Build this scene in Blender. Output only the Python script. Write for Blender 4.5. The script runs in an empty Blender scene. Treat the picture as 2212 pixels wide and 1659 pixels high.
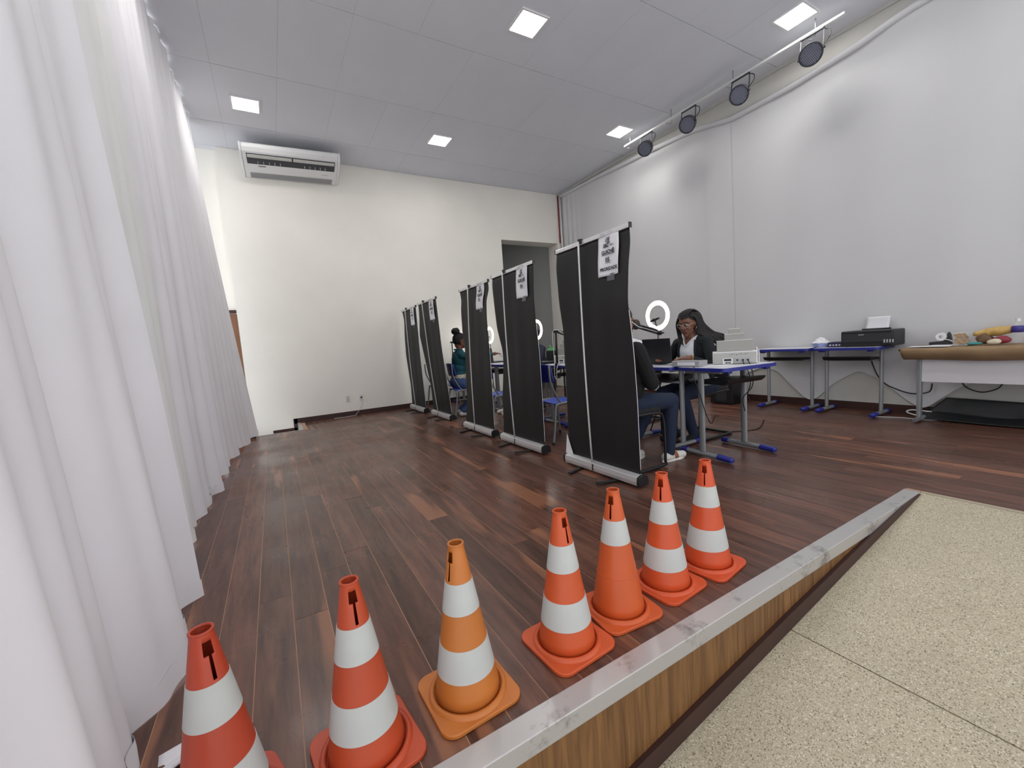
import bpy, bmesh, math, random
import numpy as np
from mathutils import Vector, Matrix, Euler
random.seed(7); rng = np.random.default_rng(7)
PI = math.pi
scene = bpy.context.scene
COL = scene.collection

# ------------------------------------------------------------------ camera
F_PX, YAW, PITCH, ROLL = 894.35, math.radians(29.678), math.radians(-5.556), math.radians(-4.087)
fw = Vector((math.sin(YAW)*math.cos(PITCH), math.cos(YAW)*math.cos(PITCH), math.sin(PITCH)))
rt = Vector((math.cos(YAW), -math.sin(YAW), 0)); up_ = rt.cross(fw)
r2 = rt*math.cos(ROLL)+up_*math.sin(ROLL); u2 = -rt*math.sin(ROLL)+up_*math.cos(ROLL)
cam = bpy.data.cameras.new('camera'); cam.sensor_fit = 'HORIZONTAL'; cam.sensor_width = 36
cam.lens = F_PX/2212*36; cam.clip_start = .02
camo = bpy.data.objects.new('camera', cam); COL.objects.link(camo)
mw = Matrix(((r2.x,u2.x,-fw.x,0),(r2.y,u2.y,-fw.y,0),(r2.z,u2.z,-fw.z,1.10),(0,0,0,1)))
camo.matrix_world = mw
scene.camera = camo

# ------------------------------------------------------------------ world + exposure
w = bpy.data.worlds.new('world'); scene.world = w; w.use_nodes = True
w.node_tree.nodes['Background'].inputs[0].default_value = (.93,.95,1,1)
w.node_tree.nodes['Background'].inputs[1].default_value = 1.15
vs = scene.view_settings
vs.view_transform = 'Standard'; vs.look = 'None'; vs.gamma = 1; vs.exposure = 0.42; vs.use_curve_mapping = False
PANEL_STRENGTH = 40.0

# ------------------------------------------------------------------ materials
def srgb(r,g,b): return tuple(((c/255)/12.92 if c/255 <= .04045 else ((c/255+.055)/1.055)**2.4) for c in (r,g,b))
MATS = {}
def mat(name, col, rough=.6, metal=0, var=0., vscale=8., bump=0., bscale=60., emit=0, alpha=1, spec=.5, trans=0, stretch=None, coat=0):
    if name in MATS: return MATS[name]
    m = bpy.data.materials.new(name); m.use_nodes = True; nt = m.node_tree; p = nt.nodes['Principled BSDF']
    c = srgb(*col) if max(col) > 1.001 else col
    p.inputs['Base Color'].default_value = (*c,1); p.inputs['Roughness'].default_value = rough; p.inputs['Metallic'].default_value = metal
    p.inputs['Specular IOR Level'].default_value = spec
    if coat: p.inputs['Coat Weight'].default_value = coat
    if emit: p.inputs['Emission Color'].default_value = (*c,1); p.inputs['Emission Strength'].default_value = emit
    if alpha < 1: p.inputs['Alpha'].default_value = alpha
    if trans: p.inputs['Transmission Weight'].default_value = trans
    if var or bump:
        tc = nt.nodes.new('ShaderNodeTexCoord'); mp = nt.nodes.new('ShaderNodeMapping'); nt.links.new(tc.outputs['Object'], mp.inputs[0])
        if stretch: mp.inputs['Scale'].default_value = stretch
    if var:
        n = nt.nodes.new('ShaderNodeTexNoise'); n.inputs['Scale'].default_value = vscale; n.inputs['Detail'].default_value = 6
        nt.links.new(mp.outputs[0], n.inputs['Vector'])
        r = nt.nodes.new('ShaderNodeValToRGB'); r.color_ramp.elements[0].position = .3; r.color_ramp.elements[1].position = .7
        r.color_ramp.elements[0].color = (*[x*(1-var) for x in c],1); r.color_ramp.elements[1].color = (*[min(1,x*(1+var*.6)) for x in c],1)
        nt.links.new(n.outputs[0], r.inputs[0]); nt.links.new(r.outputs[0], p.inputs['Base Color'])
    if bump:
        n2 = nt.nodes.new('ShaderNodeTexNoise'); n2.inputs['Scale'].default_value = bscale; n2.inputs['Detail'].default_value = 4
        nt.links.new(mp.outputs[0], n2.inputs['Vector'])
        b = nt.nodes.new('ShaderNodeBump'); b.inputs['Strength'].default_value = bump; b.inputs['Distance'].default_value = .01
        nt.links.new(n2.outputs[0], b.inputs['Height']); nt.links.new(b.outputs[0], p.inputs['Normal'])
    MATS[name] = m; return m

def wood_plank_mat():
    m = bpy.data.materials.new('stage_wood'); m.use_nodes = True; nt = m.node_tree; p = nt.nodes['Principled BSDF']; L = nt.links.new
    geo = nt.nodes.new('ShaderNodeNewGeometry'); oi = nt.nodes.new('ShaderNodeObjectInfo')
    sep = nt.nodes.new('ShaderNodeVectorMath'); sep.operation = 'MULTIPLY_ADD'
    cmb = nt.nodes.new('ShaderNodeCombineXYZ'); mul = nt.nodes.new('ShaderNodeMath'); mul.operation = 'MULTIPLY'; mul.inputs[1].default_value = 37.
    L(oi.outputs['Random'], mul.inputs[0]); L(mul.outputs[0], cmb.inputs[2]); L(mul.outputs[0], cmb.inputs[1])
    sep.inputs[1].default_value = (9, .8, 1); L(geo.outputs['Position'], sep.inputs[0]); L(cmb.outputs[0], sep.inputs[2])
    grain = nt.nodes.new('ShaderNodeTexNoise'); grain.inputs['Scale'].default_value = 3.2; grain.inputs['Detail'].default_value = 4; grain.inputs['Roughness'].default_value = .65; grain.inputs['Distortion'].default_value = .15
    L(sep.outputs[0], grain.inputs['Vector'])
    ramp = nt.nodes.new('ShaderNodeValToRGB'); e = ramp.color_ramp.elements
    e[0].position = .30; e[0].color = (*srgb(69,44,36),1); e[1].position = .72; e[1].color = (*srgb(119,80,64),1)
    L(grain.outputs[0], ramp.inputs[0])
    tone = nt.nodes.new('ShaderNodeMapRange'); tone.inputs['To Min'].default_value = .74; tone.inputs['To Max'].default_value = 1.22; L(oi.outputs['Random'], tone.inputs[0])
    mt = nt.nodes.new('ShaderNodeVectorMath'); mt.operation = 'SCALE'; L(ramp.outputs[0], mt.inputs[0]); L(tone.outputs[0], mt.inputs['Scale'])
    # worn orange streaks, with a shape of their own
    sep2 = nt.nodes.new('ShaderNodeVectorMath'); sep2.operation = 'MULTIPLY_ADD'; sep2.inputs[1].default_value = (3.4, .42, 1)
    L(geo.outputs['Position'], sep2.inputs[0]); L(cmb.outputs[0], sep2.inputs[2])
    worn = nt.nodes.new('ShaderNodeTexNoise'); worn.inputs['Scale'].default_value = 1.5; worn.inputs['Detail'].default_value = 3.5; L(sep2.outputs[0], worn.inputs['Vector'])
    wr = nt.nodes.new('ShaderNodeValToRGB'); wr.color_ramp.elements[0].position = .61; wr.color_ramp.elements[1].position = .66; L(worn.outputs[0], wr.inputs[0])
    fac = nt.nodes.new('ShaderNodeMath'); fac.operation = 'MULTIPLY'; fac.inputs[1].default_value = .55; L(wr.outputs[0], fac.inputs[0])
    mix = nt.nodes.new('ShaderNodeMix'); mix.data_type = 'RGBA'; mix.inputs['B'].default_value = (*srgb(170,115,84),1)
    L(fac.outputs[0], mix.inputs['Factor']); L(mt.outputs[0], mix.inputs['A']); L(mix.outputs['Result'], p.inputs['Base Color'])
    sm = nt.nodes.new('ShaderNodeTexNoise'); sm.inputs['Scale'].default_value = 1.6; sm.inputs['Detail'].default_value = 5; L(geo.outputs['Position'], sm.inputs['Vector'])
    rr = nt.nodes.new('ShaderNodeMapRange'); rr.inputs['From Min'].default_value = .3; rr.inputs['From Max'].default_value = .7; rr.inputs['To Min'].default_value = .2; rr.inputs['To Max'].default_value = .42
    L(sm.outputs[0], rr.inputs[0]); L(rr.outputs[0], p.inputs['Roughness'])
    bp = nt.nodes.new('ShaderNodeBump'); bp.inputs['Strength'].default_value = .05; bp.inputs['Distance'].default_value = .004; L(grain.outputs[0], bp.inputs['Height'])
    return m

def terrazzo_mat():
    m = bpy.data.materials.new('terrazzo'); m.use_nodes = True; nt = m.node_tree; p = nt.nodes['Principled BSDF']; L = nt.links.new
    tc = nt.nodes.new('ShaderNodeTexCoord')
    v = nt.nodes.new('ShaderNodeTexVoronoi'); v.inputs['Scale'].default_value = 270; L(tc.outputs['Object'], v.inputs['Vector'])
    bw = nt.nodes.new('ShaderNodeSeparateColor'); L(v.outputs['Color'], bw.inputs[0])
    r = nt.nodes.new('ShaderNodeValToRGB'); r.color_ramp.interpolation = 'CONSTANT'; e = r.color_ramp.elements
    e[0].position = 0; e[0].color = (*srgb(126,116,98),1); e[1].position = .05; e[1].color = (*srgb(184,172,146),1)
    for pos, c in ((.40,(196,185,160)),(.72,(174,162,136)),(.88,(218,211,192)),(.96,(140,128,106))):
        x = e.new(pos); x.color = (*srgb(*c),1)
    L(bw.outputs[0], r.inputs[0])
    n = nt.nodes.new('ShaderNodeTexNoise'); n.inputs['Scale'].default_value = 2.2; n.inputs['Detail'].default_value = 4; L(tc.outputs['Object'], n.inputs['Vector'])
    mr = nt.nodes.new('ShaderNodeMapRange'); mr.inputs['To Min'].default_value = .82; mr.inputs['To Max'].default_value = 1.12; L(n.outputs[0], mr.inputs[0])
    s = nt.nodes.new('ShaderNodeVectorMath'); s.operation = 'SCALE'; L(r.outputs[0], s.inputs[0]); L(mr.outputs[0], s.inputs['Scale']); L(s.outputs[0], p.inputs['Base Color'])
    p.inputs['Roughness'].default_value = .42
    return m

def laminate_mat():
    m = bpy.data.materials.new('wood_laminate'); m.use_nodes = True; nt = m.node_tree; p = nt.nodes['Principled BSDF']; L = nt.links.new
    tc = nt.nodes.new('ShaderNodeTexCoord'); mp = nt.nodes.new('ShaderNodeMapping'); mp.inputs['Scale'].default_value = (30,30,1.6); L(tc.outputs['Object'], mp.inputs[0])
    n = nt.nodes.new('ShaderNodeTexNoise'); n.inputs['Scale'].default_value = 1.6; n.inputs['Detail'].default_value = 6; n.inputs['Distortion'].default_value = .8; L(mp.outputs[0], n.inputs['Vector'])
    r = nt.nodes.new('ShaderNodeValToRGB'); e = r.color_ramp.elements; e[0].position = .3; e[0].color = (*srgb(92,60,30),1); e[1].position = .7; e[1].color = (*srgb(136,96,54),1)
    L(n.outputs[0], r.inputs[0]); L(r.outputs[0], p.inputs['Base Color']); p.inputs['Roughness'].default_value = .45
    return m

def stained_metal():
    m = bpy.data.materials.new('edge_metal'); m.use_nodes = True; nt = m.node_tree; p = nt.nodes['Principled BSDF']; L = nt.links.new
    tc = nt.nodes.new('ShaderNodeTexCoord')
    n = nt.nodes.new('ShaderNodeTexNoise'); n.inputs['Scale'].default_value = 7; n.inputs['Detail'].default_value = 9; n.inputs['Roughness'].default_value = .7; L(tc.outputs['Object'], n.inputs['Vector'])
    r = nt.nodes.new('ShaderNodeValToRGB'); e = r.color_ramp.elements; e[0].position = .28; e[0].color = (*srgb(120,114,110),1); e[1].position = .44; e[1].color = (*srgb(196,194,192),1)
    L(n.outputs[0], r.inputs[0]); L(r.outputs[0], p.inputs['Base Color']); p.inputs['Metallic'].default_value = .55; p.inputs['Roughness'].default_value = .38
    return m

M_WALL = mat('cream_wall_paint', (240,237,228), .85, var=.035, vscale=1.6, bump=.05, bscale=90)
M_WALLR = mat('shaded_cream_wall_paint', (192,190,184), .85, var=.03, vscale=2)  # cream wall greyed in its colour, for the shading above the backdrop
M_NICHE = mat('shaded_room_paint', (126,125,120), .9, var=.03, vscale=2)  # base colour darkened to put the doorway's shade into the paint
M_CEIL = mat('ceiling_tile_white', (216,218,224), .9, var=.03, vscale=1.2, bump=.06, bscale=160)
M_GAP = mat('ceiling_joint_grey', (70,70,74), .9)
M_CLOTH = mat('white_backdrop_cloth', (206,206,207), .9, var=.025, vscale=1.1, bump=.05, bscale=220)
M_CURT = mat('white_curtain_cloth', (236,234,238), .88, var=.03, vscale=3, bump=.06, bscale=260)
M_CURT2 = mat('cream_curtain_cloth', (237,236,236), .88, var=.03, vscale=3, bump=.06, bscale=260)
M_BASEB = mat('dark_red_brown_skirting', (58,32,27), .5, var=.15, vscale=6)
M_TERR = terrazzo_mat(); M_PLANK = wood_plank_mat(); M_LAM = laminate_mat(); M_EDGE = stained_metal()
M_BROWN = mat('brown_wood_panel', (128,84,54), .5, var=.15, vscale=4, stretch=(6,6,.8))
M_ALU = mat('brushed_aluminium', (224,224,224), .3, metal=.5, var=.05, vscale=20, stretch=(20,.5,20))
M_WHITEROD = mat('pale_metal_rod', (214,214,212), .35, metal=.3)
M_BLACKP = mat('black_plastic', (20,20,22), .45)
M_DARKP = mat('dark_grey_plastic', (44,45,48), .5)
M_BANNER = mat('black_banner_cloth', (17,17,19), .6, var=.10, vscale=2.5, bump=.04, bscale=300)
M_PAPER = mat('white_paper', (232,232,236), .8, var=.02, vscale=10)
M_INK = mat('black_print', (26,26,30), .8)
M_INKG = mat('grey_print', (120,120,126), .8)
M_TAPE = mat('clear_tape', (120,120,124), .25, alpha=.55)
M_WPLAS = mat('white_plastic', (226,226,226), .4)
M_GPLAS = mat('pale_grey_plastic', (196,195,190), .45)
M_GREYM = mat('grey_painted_steel', (140,142,144), .4, metal=.25)
M_BLUE = mat('blue_plastic', (36,43,132), .42, var=.06, vscale=8)
M_BLUEL = mat('light_blue_seat_plastic', (70,92,196), .4, var=.05, vscale=8)
M_TOP = mat('white_laminate', (226,227,232), .3, var=.02, vscale=5)
M_SCREEN = mat('laptop_dark_lid', (36,37,40), .4)
M_CABLE = mat('white_cable', (232,232,232), .5)
M_CABLEB = mat('black_cable', (18,18,18), .5)

# ------------------------------------------------------------------ mesh helpers
class MB:
    def __init__(s): s.v=[]; s.f=[]; s.m=[]
    def add(s, vs, fs, m=0):
        o=len(s.v); s.v.extend([tuple(map(float,x)) for x in vs]); s.f.extend([tuple(o+i for i in f) for f in fs]); s.m.extend([m]*len(fs)); return s
    def box(s, c, d, rz=0, m=0, R=None):
        R = R if R is not None else Matrix.Rotation(rz,3,'Z'); c=Vector(c)
        vs=[c+R@Vector((sx*d[0]/2,sy*d[1]/2,sz*d[2]/2)) for sz in(-1,1) for sx,sy in((-1,-1),(1,-1),(1,1),(-1,1))]
        return s.add(vs,[(3,2,1,0),(4,5,6,7),(0,1,5,4),(1,2,6,5),(2,3,7,6),(3,0,4,7)],m)
    def tube(s, path, r, n=8, m=0, flat=None, cap=True):
        P=[Vector(p) for p in path]; k=len(P); rs=r if hasattr(r,'__len__') else [r]*k
        T=[(P[min(i+1,k-1)]-P[max(i-1,0)]).normalized() for i in range(k)]
        a=Vector((0,0,1)) if abs(T[0].z)<.9 else Vector((1,0,0)); N=(a-T[0]*a.dot(T[0])).normalized(); vs=[]
        for i in range(k):
            N=(N-T[i]*N.dot(T[i])); N=N.normalized() if N.length>1e-6 else T[i].orthogonal().normalized()
            Bn=T[i].cross(N)
            for j in range(n):
                t=2*PI*j/n; vs.append(P[i]+(N*math.cos(t)*(flat or 1)+Bn*math.sin(t))*rs[i])
        fs=[(i*n+j,i*n+(j+1)%n,(i+1)*n+(j+1)%n,(i+1)*n+j) for i in range(k-1) for j in range(n)]
        if cap: fs+= [tuple(range(n-1,-1,-1)),tuple((k-1)*n+j for j in range(n))]
        return s.add(vs,fs,m)
    def lathe(s, prof, n=32, c=(0,0,0), m=0, cap=False):
        vs=[(c[0]+r*math.cos(2*PI*j/n),c[1]+r*math.sin(2*PI*j/n),c[2]+z) for r,z in prof for j in range(n)]
        k=len(prof); fs=[(i*n+j,i*n+(j+1)%n,(i+1)*n+(j+1)%n,(i+1)*n+j) for i in range(k-1) for j in range(n)]
        if cap: fs+=[tuple(range(n-1,-1,-1)),tuple((k-1)*n+j for j in range(n))]
        return s.add(vs,fs,m)
    def ell(s, c, r, m=0, nu=20, nv=12, R=None):
        c=Vector(c); vs=[]; R=R or Matrix.Identity(3)
        for i in range(nv+1):
            t=PI*i/nv
            for j in range(nu):
                q=2*PI*j/nu; vs.append(c+R@Vector((r[0]*math.sin(t)*math.cos(q),r[1]*math.sin(t)*math.sin(q),r[2]*math.cos(t))))
        fs=[(i*nu+j,(i+1)*nu+j,(i+1)*nu+(j+1)%nu,i*nu+(j+1)%nu) for i in range(nv) for j in range(nu)]
        return s.add(vs,fs,m)
    def cap(s, a, b, ra, rb, n=14, m=0):     # tapered capsule
        a=Vector(a); b=Vector(b); d=(b-a); l=d.length; d=d/l if l>1e-6 else Vector((0,0,1)); path=[];rs=[]
        for i in range(5):
            t=PI/2*i/4; path.append(a-d*ra*math.cos(t)*.999); rs.append(max(ra*math.sin(t),1e-4))
        for i in range(1,5):
            t=PI/2*i/4; path.append(b+d*rb*math.sin(t)*.999) if i else 0; rs.append(max(rb*math.cos(t),1e-4))
        path.insert(5,b); rs.insert(5,rb)
        return s.tube(path,rs,n,m)
    def prism(s, poly, a, b, axis='x', m=0):  # polygon (2d) extruded between a and b along axis
        def mk(p,t): return {'x':(t,p[0],p[1]),'y':(p[0],t,p[1]),'z':(p[0],p[1],t)}[axis]
        n=len(poly); vs=[mk(p,a) for p in poly]+[mk(p,b) for p in poly]
        fs=[tuple(range(n-1,-1,-1)),tuple(range(n,2*n))]+[(i,(i+1)%n,n+(i+1)%n,n+i) for i in range(n)]
        return s.add(vs,fs,m)
    def grid(s, fn, nu, nv, m=0):
        vs=[fn(i/nu,j/nv) for j in range(nv+1) for i in range(nu+1)]
        fs=[(j*(nu+1)+i,j*(nu+1)+i+1,(j+1)*(nu+1)+i+1,(j+1)*(nu+1)+i) for j in range(nv) for i in range(nu)]
        return s.add(vs,fs,m)
    def mesh(s, name, mats, smooth=False, bevel=0, seg=2, auto=None):
        me=bpy.data.meshes.new(name); me.from_pydata(s.v,[],s.f)
        for m in (mats if isinstance(mats,(list,tuple)) else [mats]): me.materials.append(m)
        me.polygons.foreach_set('material_index',s.m)
        bm=bmesh.new(); bm.from_mesh(me); bmesh.ops.recalc_face_normals(bm,faces=bm.faces)
        if bevel: bmesh.ops.bevel(bm,geom=[e for e in bm.edges if e.is_manifold and e.calc_face_angle(0)>.5],offset=bevel,segments=seg,profile=.5,affect='EDGES',clamp_overlap=True)
        if smooth:
            for f in bm.faces: f.smooth=True
            if auto:
                for e in bm.edges:
                    if e.is_manifold and e.calc_face_angle(0)>auto: e.smooth=False
        bm.to_mesh(me); bm.free(); return me
    def obj(s, name, mats, parent=None, smooth=False, bevel=0, seg=2, auto=None, loc=(0,0,0)):
        return link(name, s.mesh(name,mats,smooth,bevel,seg,auto), parent, loc)
def link(name, me, parent=None, loc=(0,0,0)):
    o=bpy.data.objects.new(name,me); COL.objects.link(o); o.parent=parent; o.location=loc; return o
def tag(o, label, cat, group=None):
    o['label']=label; o['category']=cat
    if group: o['group']=group
    return o
def thing(name, label, cat, loc=(0,0,0), rz=0, group=None):
    o=bpy.data.objects.new(name,None); COL.objects.link(o); o.location=loc; o.rotation_euler=(0,0,rz); o.empty_display_size=.1
    return tag(o,label,cat,group)
def struct(o): o['kind']='structure'; return o
def copy_tree(o, parent=None):
    c=o.copy(); COL.objects.link(c); c.parent=parent
    for ch in list(o.children): copy_tree(ch,c)
    return c
def smooth_path(pts, n=8):
    P=[Vector(p) for p in pts]; out=[]
    for i in range(len(P)-1):
        p0=P[max(i-1,0)];p1=P[i];p2=P[i+1];p3=P[min(i+2,len(P)-1)]
        for k in range(n):
            t=k/n; out.append(.5*((2*p1)+(-p0+p2)*t+(2*p0-5*p1+4*p2-p3)*t*t+(-p0+3*p1-3*p2+p3)*t**3))
    out.append(P[-1]); return out
def text_obj(name, s, size, m, parent, loc, rot, thick=.0003, bold=0, xs=1, align='CENTER', shear=0):
    c=bpy.data.curves.new('txt','FONT'); c.body=s; c.size=size; c.align_x=align; c.extrude=thick; c.offset=bold; c.shear=shear; c.resolution_u=3
    t=bpy.data.objects.new('txt',c); COL.objects.link(t); bpy.context.view_layer.update()
    me=bpy.data.meshes.new_from_object(t.evaluated_get(bpy.context.evaluated_depsgraph_get())); bpy.data.objects.remove(t); bpy.data.curves.remove(c)
    me.materials.clear(); me.materials.append(m)
    o=link(name,me,parent,loc); o.rotation_euler=rot; o.scale=(xs,1,1); return o

# ------------------------------------------------------------------ room constants (metres; stage floor z = 0)
H=4.437; YF=7.97; XR=6.12; RX0,RX1=3.40,3.40

# ================================================================== STRUCTURE
b=MB()   # far wall with doorway opening (x 4.53..6.03, up to 3.34)
b.box((( -.41+4.53)/2,YF+.185,(H-.9)/2),(4.53+.41,.37,H+.9)); b.box(((4.53+6.03)/2,YF+.185,(3.34+H)/2),(1.5,.37,H-3.34)); b.box(((6.03+6.6)/2,YF+.185,H/2),(.57,.37,H+.2))
struct(b.obj('wall_far',M_WALL))
b=MB(); b.box((-1.2,YF+.25,(1.93+H)/2),(1.58,.2,H-1.93)); b.box((-1.2,YF+.25,.5),(1.58,.18,2.8),m=0)
struct(b.obj('wall_far_left',M_WALL))
o=struct(MB().box((-1.15,YF+.15,.65),(1.45,.03,2.5)).obj('trim_1',M_BROWN)); 
struct(MB().box((-1.15,YF+.14,1.93),(1.45,.06,.05)).obj('trim_2',M_BASEB))
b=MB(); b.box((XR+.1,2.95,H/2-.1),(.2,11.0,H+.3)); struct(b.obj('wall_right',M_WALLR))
# space beyond the doorway
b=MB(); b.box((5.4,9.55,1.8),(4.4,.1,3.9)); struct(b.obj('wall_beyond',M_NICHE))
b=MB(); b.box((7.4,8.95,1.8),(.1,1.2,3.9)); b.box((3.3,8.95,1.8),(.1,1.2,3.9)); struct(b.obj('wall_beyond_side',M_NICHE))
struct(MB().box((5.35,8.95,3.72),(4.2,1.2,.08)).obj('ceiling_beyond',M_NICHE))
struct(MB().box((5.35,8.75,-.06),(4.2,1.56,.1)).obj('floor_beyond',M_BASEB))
# ceiling and its tiles
cl=struct(MB().box((2.4,3.0,H+.06),(8.2,10.6,.1)).obj('ceiling',M_GAP))
TX,TY=.6525,1.342
unit_tile=MB().box((0,0,0),(1,1,1)).mesh('ceiling_tile',M_CEIL)
xs=[1.064+TX*k for k in range(-4,9)]; ys=[4.49+TY*k for k in range(-4,4)]
for i in range(len(xs)-1):
    for j in range(len(ys)-1):
        x0,x1=xs[i],min(xs[i+1],XR); y0,y1=ys[j],min(ys[j+1],YF)
        if x1-x0<.05 or y1-y0<.05: continue
        o=link('ceiling_tile',unit_tile,cl,((x0+x1)/2,(y0+y1)/2,H+.006+random.uniform(-.0012,.0012)))
        o.scale=(x1-x0-.0014,y1-y0-.008,.012); o.rotation_euler=(random.uniform(-.0012,.0012),random.uniform(-.002,.002),0)
struct(MB().box((-1.2,YF+.09,H+.004),(1.6,.2,.012)).obj('trim_8',M_CEIL))
# cove strip between ceiling and right wall
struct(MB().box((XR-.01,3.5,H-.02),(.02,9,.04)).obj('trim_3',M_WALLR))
# stage floor: slab plus planks
b=MB()
b.box((2.6,4.07,-.0262),(7.0,6.14,.05)); b.box((3.2,7.555,-.0262),(5.82,.83,.05)); b.box((4.77,0.0,-.0262),(2.72,2.0,.05))
fl=struct(b.obj('floor',mat('pale_joint_filler',(180,142,116),.8)))
unit_plank=MB().box((0,0,0),(1,1,1)).mesh('plank',M_PLANK)
PW=.1335
def plank_run(x0,x1,y0,y1):
    y=y0-random.uniform(0,2.2)
    while y<y1-.02:
        l=random.choice([1.4,1.9,2.3,2.8,3.3])*random.uniform(.9,1.1); a=max(y,y0); e=min(y+l,y1)
        if e-a>.04:
            o=link('plank',unit_plank,fl,((x0+x1)/2,(a+e)/2,-.01+random.uniform(-.0005,.0005)))
            o.scale=(x1-x0-.003,e-a-.0022,.02)
        y+=l
k=-6
while True:
    x0=-.176+PW*k; x1=x0+PW; k+=1
    if x0>XR: break
    x1=min(x1,XR)
    if x1-x0<.02: continue
    lo=1.0
    hi=YF if x0>=.24 else 7.14
    if x0>=RX0-.06: lo=-.9
    plank_run(x0,x1,lo,hi)
# stair well at the far left corner
b=MB(); b.box((-.35,7.55,-.27),(1.28,.83,.2)); b.box((-.75,7.55,-.5),(.9,.83,.3))
struct(b.obj('floor_stair',M_BASEB))
struct(MB().box((.275,7.555,-.005),(.05,.83,.03)).obj('trim_4',M_EDGE))
struct(MB().box((-.3,7.145,-.004),(1.14,.012,.02)).obj('trim_5',M_EDGE))
# skirting boards
b=MB(); b.box((2.37,YF-.0075,.043),(4.33,.015,.086)); b.box((.225,YF-.0075,-.04),(.06,.015,.25)); b.box((.06,YF-.0075,-.105),(.36,.015,.075))
struct(b.obj('baseboard_far',M_BASEB))
struct(MB().box((XR-.008,3.5,.048),(.016,8.9,.096)).obj('baseboard_right',M_BASEB))
# ramp
SL=.16; rz=lambda x: -SL*(3.38-x)
rp=thing('ramp','x','x'); del rp['label']; del rp['category']; rp['kind']='structure'
for x0,x1 in ((-1.6,1.847),(1.853,3.385)):
    b=MB(); b.prism([(x0,rz(x0)),(x1,rz(x1)),(x1,rz(x1)-.06),(x0,rz(x0)-.06)],-1.4,.925,'y'); b.obj('terrazzo_slab',M_TERR,rp)
MB().prism([(1.84,rz(1.84)-.004),(1.86,rz(1.86)-.004),(1.86,-.4),(1.84,-.4)],-1.4,.92,'y').obj('joint_strip',M_BASEB,rp)
# side of the stage beside the ramp: laminate panel, skirting that follows the slope, metal nosing
struct(MB().prism([(-1.6,-.03),(3.4,-.03),(3.4,-.1),(-1.6,-1.0)],.932,.96,'y').obj('wall_stage_side',M_LAM))
SK=[(-1.6,rz(-1.6)-.03),(3.36,rz(3.36)-.03),(3.36,rz(3.36)+.004),(3.1,rz(3.1)+.035),(2.5,rz(2.5)+.062),(1.9,rz(1.9)+.075),(-1.6,rz(-1.6)+.085)]
struct(MB().prism(SK,.914,.931,'y').obj('baseboard_ramp',M_BASEB))
b=MB(); b.prism([(.925,.004),(1.002,.004),(1.002,-.02),(.935,-.02),(.932,-.058),(.925,-.058)],-1.6,3.39,'x')
struct(b.obj('trim_6',M_EDGE,bevel=.003))
struct(MB().box((3.395,.0,-.006),(.03,1.84,.02)).obj('trim_7',mat('pale_threshold',(170,160,140),.5)))
# red pipe and pale conduit in the far corner
tag(MB().tube([(6.085,7.945,3.35),(6.085,7.945,4.41)],.012,10).obj('red_pipe',mat('red_paint',(150,30,40),.5),smooth=True),'thin red pipe running up the far corner to the ceiling','pipe')
tag(MB().tube([(6.09,7.87,2.2),(6.09,7.87,4.42)],.022,10).obj('conduit',M_WPLAS,smooth=True),'pale vertical conduit beside the red pipe in the far corner','conduit')

# ---- white backdrop cloth on the right wall (hung on a roll below the ceiling)
HEM=[(7.9,.03),(5.2,.05),(4.6,.3),(4.1,.08),(3.75,.35),(3.397,.50),(3.168,.464),(2.931,.216),(2.774,.064),(2.682,.108),(2.502,.312),(2.24,.488),(2.04,.378),(1.791,.152),(1.656,.061),(1.594,.118),(1.38,.332),(1.1,.46),(.7,.5),(-1.2,.52)]
hy0=np.array([h[0] for h in HEM][::-1]); hz0=np.array([h[1] for h in HEM][::-1]); hy=np.linspace(-1.2,7.9,600); hz=np.interp(hy,hy0,hz0); hz=np.convolve(np.pad(hz,6,'edge'),np.hanning(15)[1:-1]/np.hanning(15).sum(),'valid')
TOPE=[(-1.2,4.30),(1.86,4.22),(2.3,4.13),(3.0,4.07),(3.75,4.06),(4.4,4.19),(5.3,4.25),(6.5,4.30),(7.9,4.33)]
ty=np.array([h[0] for h in TOPE]); tz=np.array([h[1] for h in TOPE])
def cloth_pt(u,v):
    y=-1.2+9.0*u; z0=float(np.interp(y,hy,hz)); z1=float(np.interp(y,ty,tz)); z=z0+(z1-z0)*v
    fold=.5+.5*math.sin(y*5.1+.9*math.sin(y*1.7))
    x=XR-.026-.012*fold*(1-v)**1.5-.008*math.sin(y*2.1+z*1.3)-.004*math.sin(y*9+z*.7)
    if y>7.1: x-=.02*math.sin(y*40)*(y-7.1)
    return (x,y,z)
bk=thing('backdrop_cloth','long white cloth backdrop hung over the whole right wall','backdrop',(0,0,0))
b=MB(); b.grid(cloth_pt,420,26); o=b.obj('cloth',M_CLOTH,bk,smooth=True)
b=MB(); b.tube([(XR-.045,-1.2+9.0*i/60,float(np.interp(-1.2+9.0*i/60,ty,tz))+.02) for i in range(61)],.036,14); b.obj('rolled_top',M_CLOTH,bk,smooth=True)
b=MB(); b.grid(lambda u,v:(lambda q:(q[0]-.005,q[1],q[2]))(cloth_pt((3.76+.42*u+.02*v+1.2)/9.0,.02+.97*v)),6,30); b.obj('cloth_overlap',M_CLOTH,bk,smooth=True)

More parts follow.
